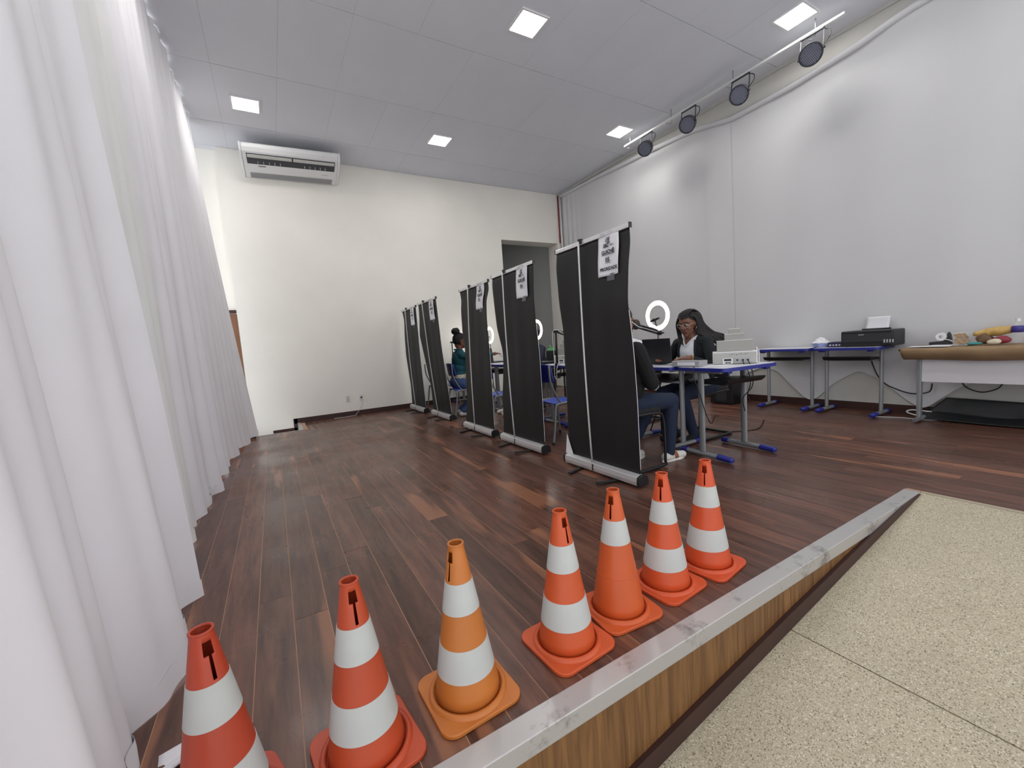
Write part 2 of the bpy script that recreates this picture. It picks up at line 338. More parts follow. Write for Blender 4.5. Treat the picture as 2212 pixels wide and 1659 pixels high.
# ================================================================== CEILING LIGHTS
M_LED=mat('led_panel_glow',(1.0,.98,.945),.5,emit=PANEL_STRENGTH)
pf=MB(); pf.box((0,-.155,-.006),(.33,.02,.016)); pf.box((0,.155,-.006),(.33,.02,.016)); pf.box((-.155,0,-.006),(.02,.29,.016)); pf.box((.155,0,-.006),(.02,.29,.016))
pf_me=pf.mesh('frame',M_WPLAS); pd_me=MB().box((0,0,-.006),(.29,.29,.012)).mesh('diffuser',M_LED)
LIGHTS=[(2.71,3.87,'square LED panel glowing at the top centre of the ceiling'),(.06,6.56,'square LED panel glowing above the air conditioner, beside the curtain'),(2.71,6.54,'square LED panel glowing over the middle of the far wall'),
 (5.33,5.20,'square LED panel glowing at the far end of the stage lamp rail'),(5.34,2.56,'square LED panel glowing at the near end of the stage lamp rail'),
 (.06,3.87,'square LED panel above the far left of the stage, out of the picture'),(.06,1.2,'square LED panel above the near left of the stage, out of the picture'),(2.71,1.2,'square LED panel above the near centre of the stage, out of the picture'),(5.34,-.1,'square LED panel above the near right of the stage, out of the picture')]
for x,y,lab in LIGHTS:
    t=thing('ceiling_light',lab,'ceiling light',(x,y,H-.001),0,'square LED ceiling panels')
    link('frame',pf_me,t); link('diffuser',pd_me,t)

# ================================================================== CURTAINS (left)
def curtain(label, y0, y1, hem, xt, m, seed, amp=.03, hemz=.012):
    r=np.random.default_rng(seed); L=y1-y0; nu=int(L*85); nv=34
    hy_=np.array([h[0] for h in hem]); hx_=np.array([h[1] for h in hem]); ph=r.uniform(0,6.28,6)
    wr=r.uniform(0,1,(24,4))
    def pt(u,v):
        y=y0+L*u; z=hemz+.012*math.sin(y*9+ph[5])+(H-.02-hemz)*v; xh=float(np.interp(y,hy_,hx_)); t=1-v
        base=xt+(xh-xt)*(t**1.25)
        pleat=math.sin(y*62+ph[0])*.006*(v**3)+math.sin(y*27+ph[1]+.5*math.sin(3*y))*.012*(.35+.65*v)
        big=(math.sin(y*10.5+ph[2]+.8*math.sin(y*2.3+ph[3])+.5*v)+.5*math.sin(y*17.3+ph[4]+1.2*v)+.32*math.sin(y*33+ph[5]+.8*math.sin(2*z)))*amp*(.55+.65*t)
        x=base+pleat*(1-.5*t)+big
        for a,bb,c,d in wr:   # small creases near the hem
            dy=y-(y0+L*a); dz=z-(.05+1.0*bb*bb); x+=.012*(c-.3)*math.exp(-(dy*dy/(.03**2)+(dz-(d-.5)*dy*2)**2/(.045**2)))
        return (x,y+.02*math.sin(z*1.7+ph[3])*t,max(z,.003))
    t=thing('curtain',label,'curtain',(0,0,0),0,'white floor-length curtains on the left')
    b=MB(); b.grid(pt,nu,nv); b.obj('cloth',m,t,smooth=True)
    def hp(u,v):
        p=pt(u,0.0+.018*v); q=pt(u,.018*v); return (q[0]+.004,q[1],q[2])
    b=MB(); b.grid(hp,nu,3); b.obj('hem',m,t,smooth=True)
curtain('nearest white curtain, wide smooth folds, hem beside the first cone',.45,2.42,[(.4,-.40),(1.47,-.45),(1.72,-.425),(2.0,-.44),(2.42,-.44)],-.64,M_CURT,1,.036)
curtain('cream-tinted curtain just beyond the nearest white curtain',2.43,3.53,[(2.34,-.56),(3.0,-.58),(3.6,-.58)],-.66,M_CURT2,2,.022)
curtain('narrow white curtain with hem kicked out, third from the cones',3.54,4.37,[(3.52,-.59),(4.1,-.55),(4.42,-.53)],-.65,M_CURT,3,.022)
curtain('white curtain between the third one and the last one',4.38,5.31,[(4.34,-.57),(5.0,-.54),(5.36,-.52)],-.65,M_CURT,4,.022)
curtain('farthest white curtain, ending by the far wall steps',5.32,7.30,[(5.28,-.56),(6.2,-.47),(6.9,-.37),(7.3,-.29)],-.63,M_CURT,5,.020,.02)
b=MB(); b.prism([(-.50,7.02),(-.36,7.06),(-.33,7.12),(-.42,7.13)],.003,.11,'z'); b.ell((-.42,7.08,.06),(.07,.05,.06))
tag(b.obj('weight_bag',M_BLACKP,smooth=True,auto=.6),'small black weight at the foot of the farthest curtain','weight')
tag(MB().grid(lambda u,v:(-.40+.16*u,1.36+.10*v+.03*u,.004+.025*math.sin(u*3.1)*(1-v)+.012*math.sin(7*v+u)),10,8).obj('cloth_scrap',M_CURT,smooth=True),'loose white cloth corner on the floor below the nearest curtain','cloth')
bpy.data.objects['cloth_scrap'].modifiers.new('s','SOLIDIFY').thickness=.004

# ================================================================== AIR CONDITIONER
ac=thing('air_conditioner','long white ceiling air conditioner above the far wall','air conditioner',(.62,YF-.02,4.04),0)
ac.rotation_euler=(math.radians(0),math.radians(-1.2),math.radians(-1.5))
# section: (depth toward the room, z); underside slopes up toward the room
prof=[(0,.0),(-.22,.035),(-.52,.10),(-.62,.15),(-.66,.20),(-.66,.25),(-.60,.28),(0,.25)]
MB().prism(prof,-.66,.66,'x').obj('casing',M_WPLAS,ac,bevel=.012)
for s in(-1,1): MB().prism([(p[0]*1.01,p[1]-.004 if p[1]<.2 else p[1]+.004) for p in prof],s*.66,s*.69,'x').obj('side_cheek',M_WPLAS,ac,bevel=.01)
def acp(d,off=.0):  # point on the sloped underside at depth d
    pts=[(0,0),(.22,.035),(.52,.10),(.62,.15),(.66,.20)]
    return float(np.interp(d,[p[0] for p in pts],[p[1] for p in pts]))-off
b=MB(); b.prism([(-d_,acp(d_,.004)) for d_ in(.385,.45,.52,.555,.59)]+[(-.59,acp(.59)+.02),(-.385,acp(.385)+.02)],-.61,.61,'x'); b.obj('air_slot',mat('ac_slot_dark',(40,42,52),.5),ac)
for s in(-1,1): b=MB(); b.prism([(-.535,acp(.535,.012)),(-.585,acp(.585,.014)),(-.585,acp(.585,.010)),(-.535,acp(.535,.008))],s*.305-.295,s*.305+.295,'x'); b.obj('louvre',M_GPLAS,ac)
for s in(-1,1):
    for i in range(5):
        x=s*.32+(i-2)*.075; MB().box((x,-.44,acp(.44,.012)),(.006,.05,.02)).obj('fin',M_GPLAS,ac)
b=MB(); b.prism([(-.02,acp(.02,.003)),(-.17,acp(.17,.003)),(-.17,acp(.17)+.004),(-.02,acp(.02)+.004)],-.60,.60,'x'); g=b.obj('return_grille',M_GPLAS,ac)
b=MB()
for i in range(9): d=.03+.016*i; b.box((0,-d,acp(d,.006)),(1.18,.005,.006))
b.obj('grille_bar',mat('ac_grille',(170,170,170),.5),g)
MB().box((-.42,-.335,acp(.335,.002)),(.10,.022,.004),R=Matrix.Rotation(math.radians(-12),3,'X')).obj('badge',M_INKG,ac,bevel=.0015)
MB().box((.47,-.27,acp(.27,.002)),(.09,.014,.003),R=Matrix.Rotation(math.radians(-12),3,'X')).obj('display',M_GPLAS,ac)

# outlets on the far wall
for x,lab in((1.10,'white wall plate on the far wall, left of the plugged socket'),(1.333,'white wall socket with a plug and cable above the skirting')):
    t=thing('wall_outlet',lab,'outlet',(x,YF,.32),0,'wall plates on the far wall')
    MB().box((0,-.004,0),(.075,.008,.115)).obj('plate',M_WPLAS,t,bevel=.003)
    if x<1.2:
        for dz in(-.022,.022): MB().box((0,-.01,dz),(.04,.005,.03)).obj('switch',M_GPLAS,t)
    else:
        MB().ell((0,-.02,0),(.016,.02,.018)).obj('plug',M_DARKP,t,smooth=True)
        MB().tube(smooth_path([(0,-.03,-.01),(.005,-.04,-.1),(-.04,-.04,-.2),(-.12,-.05,-.29),(-.16,-.05,-.315),(-.5,-.06,-.317)]),.004,6).obj('cable',M_GPLAS,t,smooth=True)

# ================================================================== STAGE LAMP RAIL
RXX=5.60; RZ=H-.13
rl=thing('lamp_rail','long pale rail hung under the ceiling near the right wall','rail',(RXX,3.78,RZ))
MB().box((0,0,0),(.042,3.16,.028)).obj('bar',M_ALU,rl,bevel=.004)
for y in(-1.3,-.35,.62,1.45):
    MB().tube([(0,y,.01),(0,y,.129)],.006,8).obj('hanger',M_GREYM,rl,smooth=True); MB().tube(smooth_path([(.02,y,-.016),(.03,y+.05,-.05),(.0,y+.1,-.02)]),.004,6).obj('wire',M_GREYM,rl,smooth=True)
par=thing('stage_lamp','','lamp')
ax=Vector((-.80,-.28,-.53)).normalized(); Q=ax.to_track_quat('Z','Y').to_matrix()
def parl(prof,n=28):
    b=MB(); b.lathe(prof,n); b.v=[tuple(Q@Vector(p)+Vector((-.03,0,-.23))) for p in b.v]; return b
parl([(0,-.10),(.07,-.10),(.105,-.07),(.112,.0),(.116,.035),(.108,.04),(.106,.03)]).obj('housing',mat('lamp_housing',(54,56,62),.45),par,smooth=True,auto=.7)
parl([(0,.026),(.106,.026)]).obj('front_plate',mat('lamp_plate',(70,74,86),.4),par)
b=MB()
for i in range(-6,7):
    for j in range(-6,7):
        X=(i+.5*(j%2))*.0165; Y=j*.0145
        if X*X+Y*Y<.094**2: b.lathe([(.0058,.026),(.0052,.0305),(0,.0315)],6,(X,Y,0))
b.v=[tuple(Q@Vector(p)+Vector((-.03,0,-.23))) for p in b.v]
o=b.obj('lens_array',mat('lamp_lens',(150,154,170),.2),par); o['kind']='stuff'
b=MB(); sd=Vector((0,1,0)); 
b.box((0,0,-.0185),(.03,.235,.006)); 
for s in(-1,1): b.tube([(0,s*.116,-.015),(-.012,s*.118,-.12),(-.03,s*.116,-.235)],.007,6,flat=.6)
b.obj('yoke',M_DARKP,par)
for s in(-1,1): MB().lathe([(0,0),(.014,0),(.014,.016),(0,.016)],12).obj('knob',M_BLACKP,par,loc=(-.03,s*.124,-.24))
MB().tube(smooth_path([(.01,-.10,-.02),(.015,-.16,-.06),(.0,-.17,-.13),(-.02,-.12,-.19)]),.005,6).obj('power_cable',M_BLACKP,par,smooth=True)
PL=[(2.49,'round black stage lamp, nearest on the rail'),(3.31,'round black stage lamp, second from the near end of the rail'),(4.08,'round black stage lamp, third from the near end of the rail'),(4.87,'round black stage lamp, farthest on the rail by the LED panel')]
for i,(y,lab) in enumerate(PL):
    o=par if i==0 else copy_tree(par); o.location=(RXX,y+.02,RZ); tag(o,lab,'lamp','round stage lamps on the rail')

# ================================================================== TRAFFIC CONES
def cone_parts(col, bands, idx):
    oc=mat('cone_orange_%d'%idx,col,.42,var=.10,vscale=5); wc=mat('cone_white_band',(192,194,190),.55,var=.05,vscale=10)
    rad=lambda z:.106-(z/.5)*.0835
    return oc,wc,rad
def cone(label, x, y, yaw, slot, col, bands, idx):
    oc,wc,rad=cone_parts(col,bands,idx)
    t=thing('traffic_cone',label,'cone',(x,y,0),yaw,'traffic cones along the stage edge')
    # sleeve with a keyhole slot
    n=120; zs=[.012,.05,.1,.2,.3,.385,.392,.408,.424,.44,.448,.456,.464,.472,.48,.4905,.496,.5]
    b=MB(); vs=[]; fs=[]
    sl=slot-yaw
    for z in zs:
        for j in range(n):
            a=2*PI*j/n; r=rad(z)+(.0015 if z>.4905 else 0); vs.append((r*math.cos(a),r*math.sin(a),z))
    for i in range(len(zs)-1):
        zc=(zs[i]+zs[i+1])/2
        for j in range(n):
            a=2*PI*(j+.5)/n-sl; a=(a+PI)%(2*PI)-PI; w_=a*rad(zc)
            hole=(.448<zc<.48 and -.40<a<.36) or (.392<zc<=.448 and -.10<a<.105)
            if not hole: fs.append((i*n+j,i*n+(j+1)%n,(i+1)*n+(j+1)%n,(i+1)*n+j))
    b.add(vs,fs); o=b.obj('sleeve',oc,t,smooth=True)
    md=o.modifiers.new('wall','SOLIDIFY'); md.thickness=.003; md.offset=-1
    # base: rounded square plate with ring
    hw=.133; cr=.045; poly=[]
    for cx,cy,a0 in((1,1,0),(-1,1,90),(-1,-1,180),(1,-1,270)):
        for k in range(9):
            a=math.radians(a0+90*k/8); poly.append((cx*(hw-cr)+cr*math.cos(a),cy*(hw-cr)+cr*math.sin(a)))
    MB().prism(poly,.001,.014,'z').obj('base_plate',oc,t,bevel=.003)
    MB().lathe([(.104,.012),(.108,.024),(.114,.026),(.121,.023),(.125,.012)],64).obj('base_ring',oc,t,smooth=True)
    MB().lathe([(rad(.5)+.0005,.4955),(rad(.5)+.003,.4965),(rad(.5)+.003,.5005),(rad(.5)-.002,.501),(rad(.5)-.003,.498)],40).obj('rim',oc,t,smooth=True)
    for z0,z1 in bands:
        zz=[z0+(z1-z0)*k/4 for k in range(5)]
        MB().lathe([(rad(z0),z0)]+[(rad(z)+.0012,z) for z in zz]+[(rad(z1),z1)],72).obj('reflective_band',wc,t,smooth=True,auto=.8)
    if len(bands)==1: MB().lathe([(rad(.165)+.0002,.165),(rad(.167)+.0012,.167),(rad(.169)+.0002,.169)],72).obj('band_line',oc,t,smooth=True)
R1=(214,74,34); R2=(216,92,36); R3=(196,116,50); B2=[(.293,.385),(.098,.192)]
cone('red-orange traffic cone nearest the curtain, cut off by the picture edge',-.21,1.15,.3,math.radians(-62),(184,68,42),B2,0)
cone('traffic cone with a see-through slot, second from the curtain',.1116,1.157,.12,math.radians(-84),(188,74,40),B2,1)
cone('pale yellow-orange traffic cone, lighter than the others',.427,1.174,.05,math.radians(-158),R3,B2,2)
cone('orange traffic cone fourth from the curtain, slot turned right',.821,1.167,.06,math.radians(-88),(204,86,42),B2,3)
cone('orange traffic cone with only one white band',1.105,1.196,-.1,math.radians(-156),(204,90,41),[(.293,.385)],4)
cone('orange traffic cone between the one-band cone and the last cone',1.394,1.203,.08,math.radians(-152),(208,84,42),B2,5)
cone('last orange traffic cone, farthest along the stage edge',1.68,1.196,.15,math.radians(-152),(208,82,41),B2,6)

# ================================================================== ROLL-UP BANNERS
def banner(label, num, x0, xt, yc, wv, pole_off, seed, wid=.84, paper=True):
    r=np.random.default_rng(seed)
    t=thing('rollup_banner',label,'banner',(x0,yc,0),0,'black roll-up banners in a row')
    lean=xt-x0; hw=wid/2
    VV=np.linspace(0,1,81); ker=np.hanning(9)/np.hanning(9).sum()
    cv=lambda pts:np.convolve(np.pad(np.interp(VV,[0]+[p[0] for p in pts]+[1],[0]+[p[1] for p in pts]+[0]),4,'edge'),ker,'valid')
    wv=(cv(wv[0]),cv(wv[1]),wv[2],wv[3])
    prof=[(-.045,.022),(.045,.022),(.05,.04),(.04,.085),(.012,.098),(-.012,.098),(-.045,.085),(-.05,.05)]
    MB().prism(prof,-hw,hw,'y').obj('base',M_ALU,t,bevel=.003)
    for s in(-1,1): MB().prism([(p[0]*1.06,(p[1]-.06)*1.06+.06) for p in prof],s*hw,s*(hw+.022),'y').obj('end_cap',M_BLACKP,t,bevel=.004)
    for s in(-1,1): MB().box((-.03,s*hw*.5,.012),(.36,.032,.012),rz=.25*s).obj('foot',M_BLACKP,t,bevel=.003)
    MB().box((-.049,pole_off,.055),(.006,.012,.05)).obj('pole_clip',M_DARKP,t)
    zt=1.85; py0=pole_off+.02; py1=pole_off+.035
    bow=[(-.035+lean*k/12*1.0-.012*math.sin(PI*k/12),py0+(py1-py0)*k/12,.09+(zt-.09)*k/12) for k in range(13)]
    MB().tube(bow,.0075,10).obj('pole',M_WHITEROD,t,smooth=True)
    MB().prism([(lean-.012,zt-.022),(lean+.010,zt-.022),(lean+.010,zt+.010),(lean-.006,zt+.012),(lean-.012,zt+.004)],-hw,hw,'y').obj('top_bar',M_ALU,t,bevel=.002)
    for s in(-1,1): MB().box((lean,s*(hw+.003),zt-.006),(.026,.006,.036)).obj('bar_end',M_DARKP,t)
    MB().box((lean-.014,py1,zt+.004),(.03,.034,.036)).obj('clip',M_BLACKP,t,bevel=.004)
    def shape(u,v):   # u along y (0 near -> 1 far), v up; returns the cloth surface
        y=(-hw+wid*u)*(.985); z=.092+(zt-.112)*v; env=math.sin(PI*min(1,v*1.0))**.8
        near,far,c0,c1=wv
        x=lean*v+(1-u)**2.2*float(np.interp(v,VV,near))+u**2.2*float(np.interp(v,VV,far))
        x+=(.007*math.sin(7*u+c0)*(.4+.6*v)+.004*math.sin(19*u+3*v+c1))*env*(4*u*(1-u))
        return x,y,z
    b=MB(); b.grid(lambda u,v:shape(u,v),40,48); o=b.obj('cloth',M_BANNER,t,smooth=True)
    s_=o.modifiers.new('t','SOLIDIFY'); s_.thickness=.002
    MB().tube([(shape(0,.02+.66*k/40)[0]+.002,shape(0,.02+.66*k/40)[1]-.001,shape(0,.02+.66*k/40)[2]) for k in range(41)],.0022,6).obj('pale_edge',M_PAPER,t,smooth=True)
    if num=='05':
        q=shape(1,.08); b=MB(); b.add([(q[0]-.012,q[1]+.004,q[2]+.04),(q[0]-.016,q[1]-.075,.099),(q[0]-.03,q[1]+.012,.099)],[(0,1,2)]); b.obj('curled_corner',M_PAPER,t).modifiers.new('t','SOLIDIFY').thickness=.0015
    if paper:
        u_of=lambda y:(y/.985+hw)/wid; v_of=lambda z:(z-.092)/(zt-.112)
        pc=-.215; pw,ph=.208,.305; pz=1.845
        def pp(u,v):
            y=pc+pw*(.5-u); z=pz-ph*(1-v); x,_,_=shape(min(1,max(0,u_of(y))),min(1,max(0,v_of(z)))); curl=.01*(abs(2*u-1)**2)*(1-v)
            return (x-.008-curl*.3-.004*math.sin(6*u+4*v),y,z)
        b=MB(); b.grid(pp,10,14); sh=b.obj('sign_sheet',M_PAPER,t,smooth=True); sh.modifiers.new('t','SOLIDIFY').thickness=.0006
        px=lambda v:min(pp(u/10,v)[0] for u in range(11))-.0022
        rot=(PI/2,0,-PI/2)
        def put(s,size,v,m=M_INK,bold=.0006,xs=1,dy=0,shear=0):
            z=pz-ph*(1-v); text_obj('lettering',s,size,m,sh,(px(v+.03),pc+dy,z),rot,bold=bold,xs=xs,shear=shear)
        put('SBC',.034,.675,xs=.95,dy=.022,bold=.0012,shear=.15)
        for k,l in enumerate(((.042),(.034),(.038))): MB().box((px(.68),pc-.036-(l-.04)/2,pz-ph*(1-(.715-.014*k))),(.0005,l,.0022)).obj('print_line',M_INKG,sh)
        # emblem: three slanted bars and a cross
        bz=pz-ph*(1-.825); bx=px(.83); b=MB()
        for dy,hh in((.022,.030),(.013,.042)): b.add([(bx,pc+dy+.003,bz-hh/2+.006),(bx,pc+dy-.003,bz-hh/2),(bx,pc+dy-.003,bz+hh/2),(bx,pc+dy+.003,bz+hh/2-.006)],[(0,1,2,3)])
        for sx in(1,-1): b.add([(bx,pc-.005+sx*.013+.005,bz-.021),(bx,pc-.005+sx*.013-.005,bz-.021),(bx,pc-.005-sx*.013-.005,bz+.021),(bx,pc-.005-sx*.013+.005,bz+.021)],[(0,1,2,3)])
        b.add([(bx,pc+.002,bz-.021),(bx,pc-.012,bz-.021),(bx,pc-.005,bz-.008)],[(0,1,2)]); b.add([(bx,pc+.004,bz+.021),(bx,pc-.014,bz+.021),(bx,pc-.005,bz+.012)],[(0,1,2)])
        b.obj('emblem',M_INKG,sh)
        put('GUICHÊ',.037,.515,bold=.0013,xs=.95); MB().box((px(.51),pc,pz-ph*(1-.495)),(.0006,.128,.003)).obj('underline',M_INK,sh)
        put(num,.043,.325,bold=.0013); MB().box((px(.32),pc,pz-ph*(1-.302)),(.0006,.052,.003)).obj('underline',M_INK,sh)
        if num=='05': put('PRIORIDADE',.033,.125,bold=.0010,dy=-.010,xs=.92)
        zt0=pz-ph
        ty_=pc-.02; x_=shape(u_of(ty_),v_of(zt0))[0]-.006
        MB().box((x_,ty_,zt0-.012),(.0008,.075,.05),R=Matrix.Rotation(.02,3,'X')).obj('tape',M_TAPE,sh)
        for dy in(.05,-.02): MB().box((lean-.0155,pc+dy,pz-.004),(.0008,.05,.022)).obj('tape',mat('shiny_tape',(225,225,230),.12,alpha=.6),sh)
    return t
banner('black roll-up banner with the GUICHÊ 05 PRIORIDADE sheet, nearest and largest','05',2.2,2.19,2.50,([(.31,0),(.5,-.012),(.6,-.027),(.715,-.047),(.86,-.024),(.95,.006)],[(.31,.009),(.63,.016),(.76,-.009),(.93,-.018)],1.,2.),.05,11)
banner('black roll-up banner with the GUICHÊ 04 sheet, second nearest','04',2.2,2.2,3.715,([(.3,.006),(.52,.005),(.68,-.011),(.82,-.018)],[(.24,.018),(.45,.06),(.54,.062),(.68,.012),(.8,0),(.96,-.012)],2.,1.),.09,12)
banner('black roll-up banner with the GUICHÊ 03 sheet, in the middle of the row','03',2.19,2.25,4.755,([(.21,-.005),(.59,-.02),(.76,-.034),(.88,-.03),(.955,.014)],[(.16,.026),(.56,.034),(.7,.009),(.86,.004),(.94,.018)],.5,2.),.05,13)
banner('black roll-up banner with the GUICHÊ 02 sheet, second from the far wall','02',2.25,2.15,6.25,([(.4,-.01),(.58,-.015)],[(.24,.012),(.53,-.028),(.715,-.053),(.88,-.015)],3.,1.),.09,14)
banner('black roll-up banner with the GUICHÊ 01 sheet, nearest the far wall','01',2.205,2.18,7.33,([(.5,-.01)],[(.2,.01),(.54,-.018),(.75,-.004),(.91,.018)],1.5,.5),.07,15)

# ================================================================== SCHOOL TABLES
ZT=.785
def table_proto(w,d):
    t=thing('school_table','','table')
    def rr(hw,hd,c):
        poly=[]
        for cx,cy,a0 in((1,1,0),(-1,1,90),(-1,-1,180),(1,-1,270)):
            for k in range(5): a=math.radians(a0+22.5*k); poly.append((cx*(hw-c)+c*math.cos(a),cy*(hd-c)+c*math.sin(a)))
        return poly
    MB().prism(rr(w/2-.004,d/2-.004,.04),ZT-.02,ZT,'z').obj('tabletop',M_TOP,t,bevel=.002)
    e=MB(); out=rr(w/2+.006,d/2+.006,.046); inn=rr(w/2-.004,d/2-.004,.04); n=len(out)
    vs=[(p[0],p[1],z) for z,pl in((ZT-.030,out),(ZT-.003,out),(ZT-.001,inn),(ZT-.032,inn)) for p in pl]
    e.add(vs,[(r*n+i,r*n+(i+1)%n,((r+1)%4)*n+(i+1)%n,((r+1)%4)*n+i) for r in range(4) for i in range(n)])
    e.obj('edge_band',M_BLUE,t,smooth=True,auto=.8)
    for sx in(-1,1):
        x=sx*(w/2-.055)
        lg=MB().tube([(x,.03,.05),(x,.03,ZT-.05)],.030,14,flat=.62).obj('leg',M_GREYM,t,smooth=True,auto=.9)
        ft=MB().tube([(x,-d/2+.05,.030),(x,d/2-.05,.030)],.026,12,flat=.75).obj('foot_bar',M_GREYM,t,smooth=True,auto=.9)
        for ya,yb in((-d/2-.01,-d/2+.12),(d/2+.01,d/2-.06)):
            MB().tube([(x,ya,.024),(x,ya*.97+yb*.03,.028),(x,yb,.032)],[.018,.029,.0315],12,flat=.8).obj('foot_cap',M_BLUE,ft,smooth=True,auto=.9)
        MB().box((x,.0,ZT-.04),(.045,d*.72,.02)).obj('bracket',M_GREYM,t,bevel=.003)
        MB().box((sx*(w/2-.09),-d/2+.04,ZT-.04),(.05,.04,.022)).obj('corner_block',M_BLUE,t,bevel=.006)
    b=MB(); b.prism([(-d/2+.05,ZT-.125),(-d/2+.04,ZT-.11),(-d/2+.05,ZT-.105),(d/2-.08,ZT-.13),(d/2-.08,ZT-.15),(-d/2+.08,ZT-.150)],-w/2+.09,w/2-.09,'x'); b.obj('book_tray',M_BLACKP,t,bevel=.003)
    MB().tube([(-w/2+.06,.05,ZT-.16),(w/2-.06,.05,ZT-.16)],.012,8).obj('cross_bar',M_GREYM,t,smooth=True)
    return t
tp=table_proto(.64,.50); used=[False]
def table(label,x,y,rz,group=None,sc=1):
    o=tp if not used[0] else copy_tree(tp); used[0]=True
    o.location=(x,y,0); o.rotation_euler=(0,0,rz); o.scale=(1,sc,1); tag(o,label,'table',group); return o
BOOTH={5:0.,4:1.22,3:2.25,2:3.75,1:4.72}
G='blue-edged school tables at the service booths'
table('school table carrying the white printer, at the end nearest the cones',3.42,2.21,math.radians(-6),G)
table('school table carrying the laptop, in front of the seated woman with braids',3.34,2.845,math.radians(90),G)
table('school table behind the nearest banner, mostly hidden by it',3.34,3.87,math.radians(90),G)
table('school table with a pale printer, seen past the empty chair in the widest banner gap',3.42,4.46,0,G)
table('school table hidden behind the second nearest banner',3.34,5.095,math.radians(90),G)
table('school table whose blue edge shows in the gap left of the second nearest banner',3.42,5.96,0,G)
table('school table behind the middle banner and the person in teal',3.34,6.595,math.radians(90),G)
table('school table at the far wall behind the two farthest banners',3.34,7.565,math.radians(90),G)
W='school tables against the white backdrop'
table('bare-topped school table by the backdrop, left of the black printer',5.855,2.905,math.radians(-90),W,.84)
table('school table under the black printer by the backdrop',5.855,2.215,math.radians(-90),W,.84)

# ---- long table under brown paper
lt=thing('long_table','long grey-legged table covered with brown kraft paper at the right edge','table',(5.815,.85,0))
MB().box((0,0,.752),(.50,1.60,.025)).obj('tabletop',M_TOP,lt)
for s in(-1,1):
    y=s*.74; f=MB().tube([(-.16,y,.028),(.22,y,.028)],.024,10,flat=.7).obj('foot_bar',M_GREYM,lt,smooth=True,auto=.9)
    MB().tube([(-.21,y,.02),(-.12,y,.028)],[.02,.03],10,flat=.7).obj('foot_cap',mat('worn_foot_cap',(104,98,102),.6),f,smooth=True,auto=.9)
    MB().box((-.08,y,.39),(.06,.035,.70)).obj('leg',M_GREYM,lt,bevel=.008)
MB().box((-.10,0,.535),(.016,1.44,.235)).obj('modesty_panel',mat('pale_panel',(206,204,206),.6),lt)
MB().box((-.10,0,.675),(.03,1.46,.045)).obj('apron_rail',M_GREYM,lt)
M_KRAFT=mat('kraft_paper',(148,122,90),.75,var=.12,vscale=5,bump=.15,bscale=14)
def kraft(u,v):
    y=-.82+1.66*u; s=v*.78
    if s<.52: x,z=.25-s,.768+.003*math.sin(y*9+s*12)
    else:
        k=(s-.52)/.26; x=-.27-.035*math.sin(k*1.6)+.13*k*k+.008*math.sin(y*14); z=.768-.125*k-.006*math.sin(y*6)
    return (x,y,z)
kp=MB().grid(kraft,60,26).obj('paper_cover',M_KRAFT,lt,smooth=True); kp.modifiers.new('t','SOLIDIFY').thickness=.0015
b=MB(); b.add([(-.27,.84,.765),(.20,.84,.768),(-.10,.81,.655),(-.16,.80,.66),(-.26,.86,.75)],[(0,1,2,3,4)]); fo=b.obj('folded_corner',mat('kraft_paper_dark',(120,84,56),.75,var=.15,vscale=9),lt); fo.modifiers.new('t','SOLIDIFY').thickness=.002

# ================================================================== SCHOOL CHAIRS (face +x)
def chair_proto():
    t=thing('school_chair','','chair')
    b=MB()
    def seat(u,v):
        x=-.20+.40*u; y=(-.20+.40*v)*(1-.12*(1-u)); z=.448-.012*math.sin(PI*u)+.006*math.cos(2*PI*(v-.5))-.02*max(0,(u-.85)/.15)**2
        return(x,y,z)
    o=MB().grid(seat,14,14).obj('seat',M_BLUEL,t,smooth=True); m=o.modifiers.new('s','SOLIDIFY'); m.thickness=.014; m.offset=-1
    def back(u,v):
        y=-.19+.38*u; z=.66+.20*v; c=(2*u-1)**2; return(-.215-.03*v+.035*c, y*(1-.10*v*v*c), z-.02*c*v)
    o=MB().grid(back,16,10).obj('backrest',M_BLUE,t,smooth=True); m=o.modifiers.new('s','SOLIDIFY'); m.thickness=.014
    for k in range(3): MB().grid(lambda u,v:(back(.16+.68*u,.28+.22*k+.03*v)[0]-.003,*back(.16+.68*u,.28+.22*k+.03*v)[1:]),8,1).obj('back_groove',mat('dark_blue_groove',(20,24,90),.5),o)
    for s in(-1,1):
        MB().tube(smooth_path([(-.235,s*.185,.84),(-.225,s*.187,.66),(-.15,s*.19,.50),(-.10,s*.19,.437),(-.05,s*.19,.428),(.17,s*.185,.425)],5),.0125,10,flat=.8).obj('back_upright',M_GREYM,t,smooth=True)
        MB().tube(smooth_path([(-.25,s*.205,.008),(-.21,s*.20,.20),(-.18,s*.195,.39),(-.15,s*.195,.42),(-.10,s*.195,.425),(.10,s*.195,.425),(.16,s*.195,.415),(.185,s*.20,.37),(.205,s*.20,.20),(.22,s*.205,.008)],4),.0125,10).obj('leg_loop',M_GREYM,t,smooth=True)
        for x in(-.25,.22): MB().tube([(x,s*.205,.0),(x*.995,s*.205,.03)],.015,10).obj('foot_tip',M_DARKP,t,smooth=True)
    MB().tube([(-.12,-.19,.42),(-.12,.19,.42)],.011,8).obj('cross_tube',M_GREYM,t,smooth=True)
    return t
cp=chair_proto(); cu=[False]
def chair(label,x,y,rz):
    o=cp if not cu[0] else copy_tree(cp); cu[0]=True; o.location=(x,y,0); o.rotation_euler=(0,0,rz); tag(o,label,'chair','blue school chairs at the booths')
chair('empty blue school chair in the widest gap, between the two nearest banners',2.70,3.77,math.radians(6))
chair('empty blue school chair half hidden by the middle banner',2.63,5.02,math.radians(4))
chair('blue school chair under the person in the teal jacket',2.64,6.22,math.radians(-4))
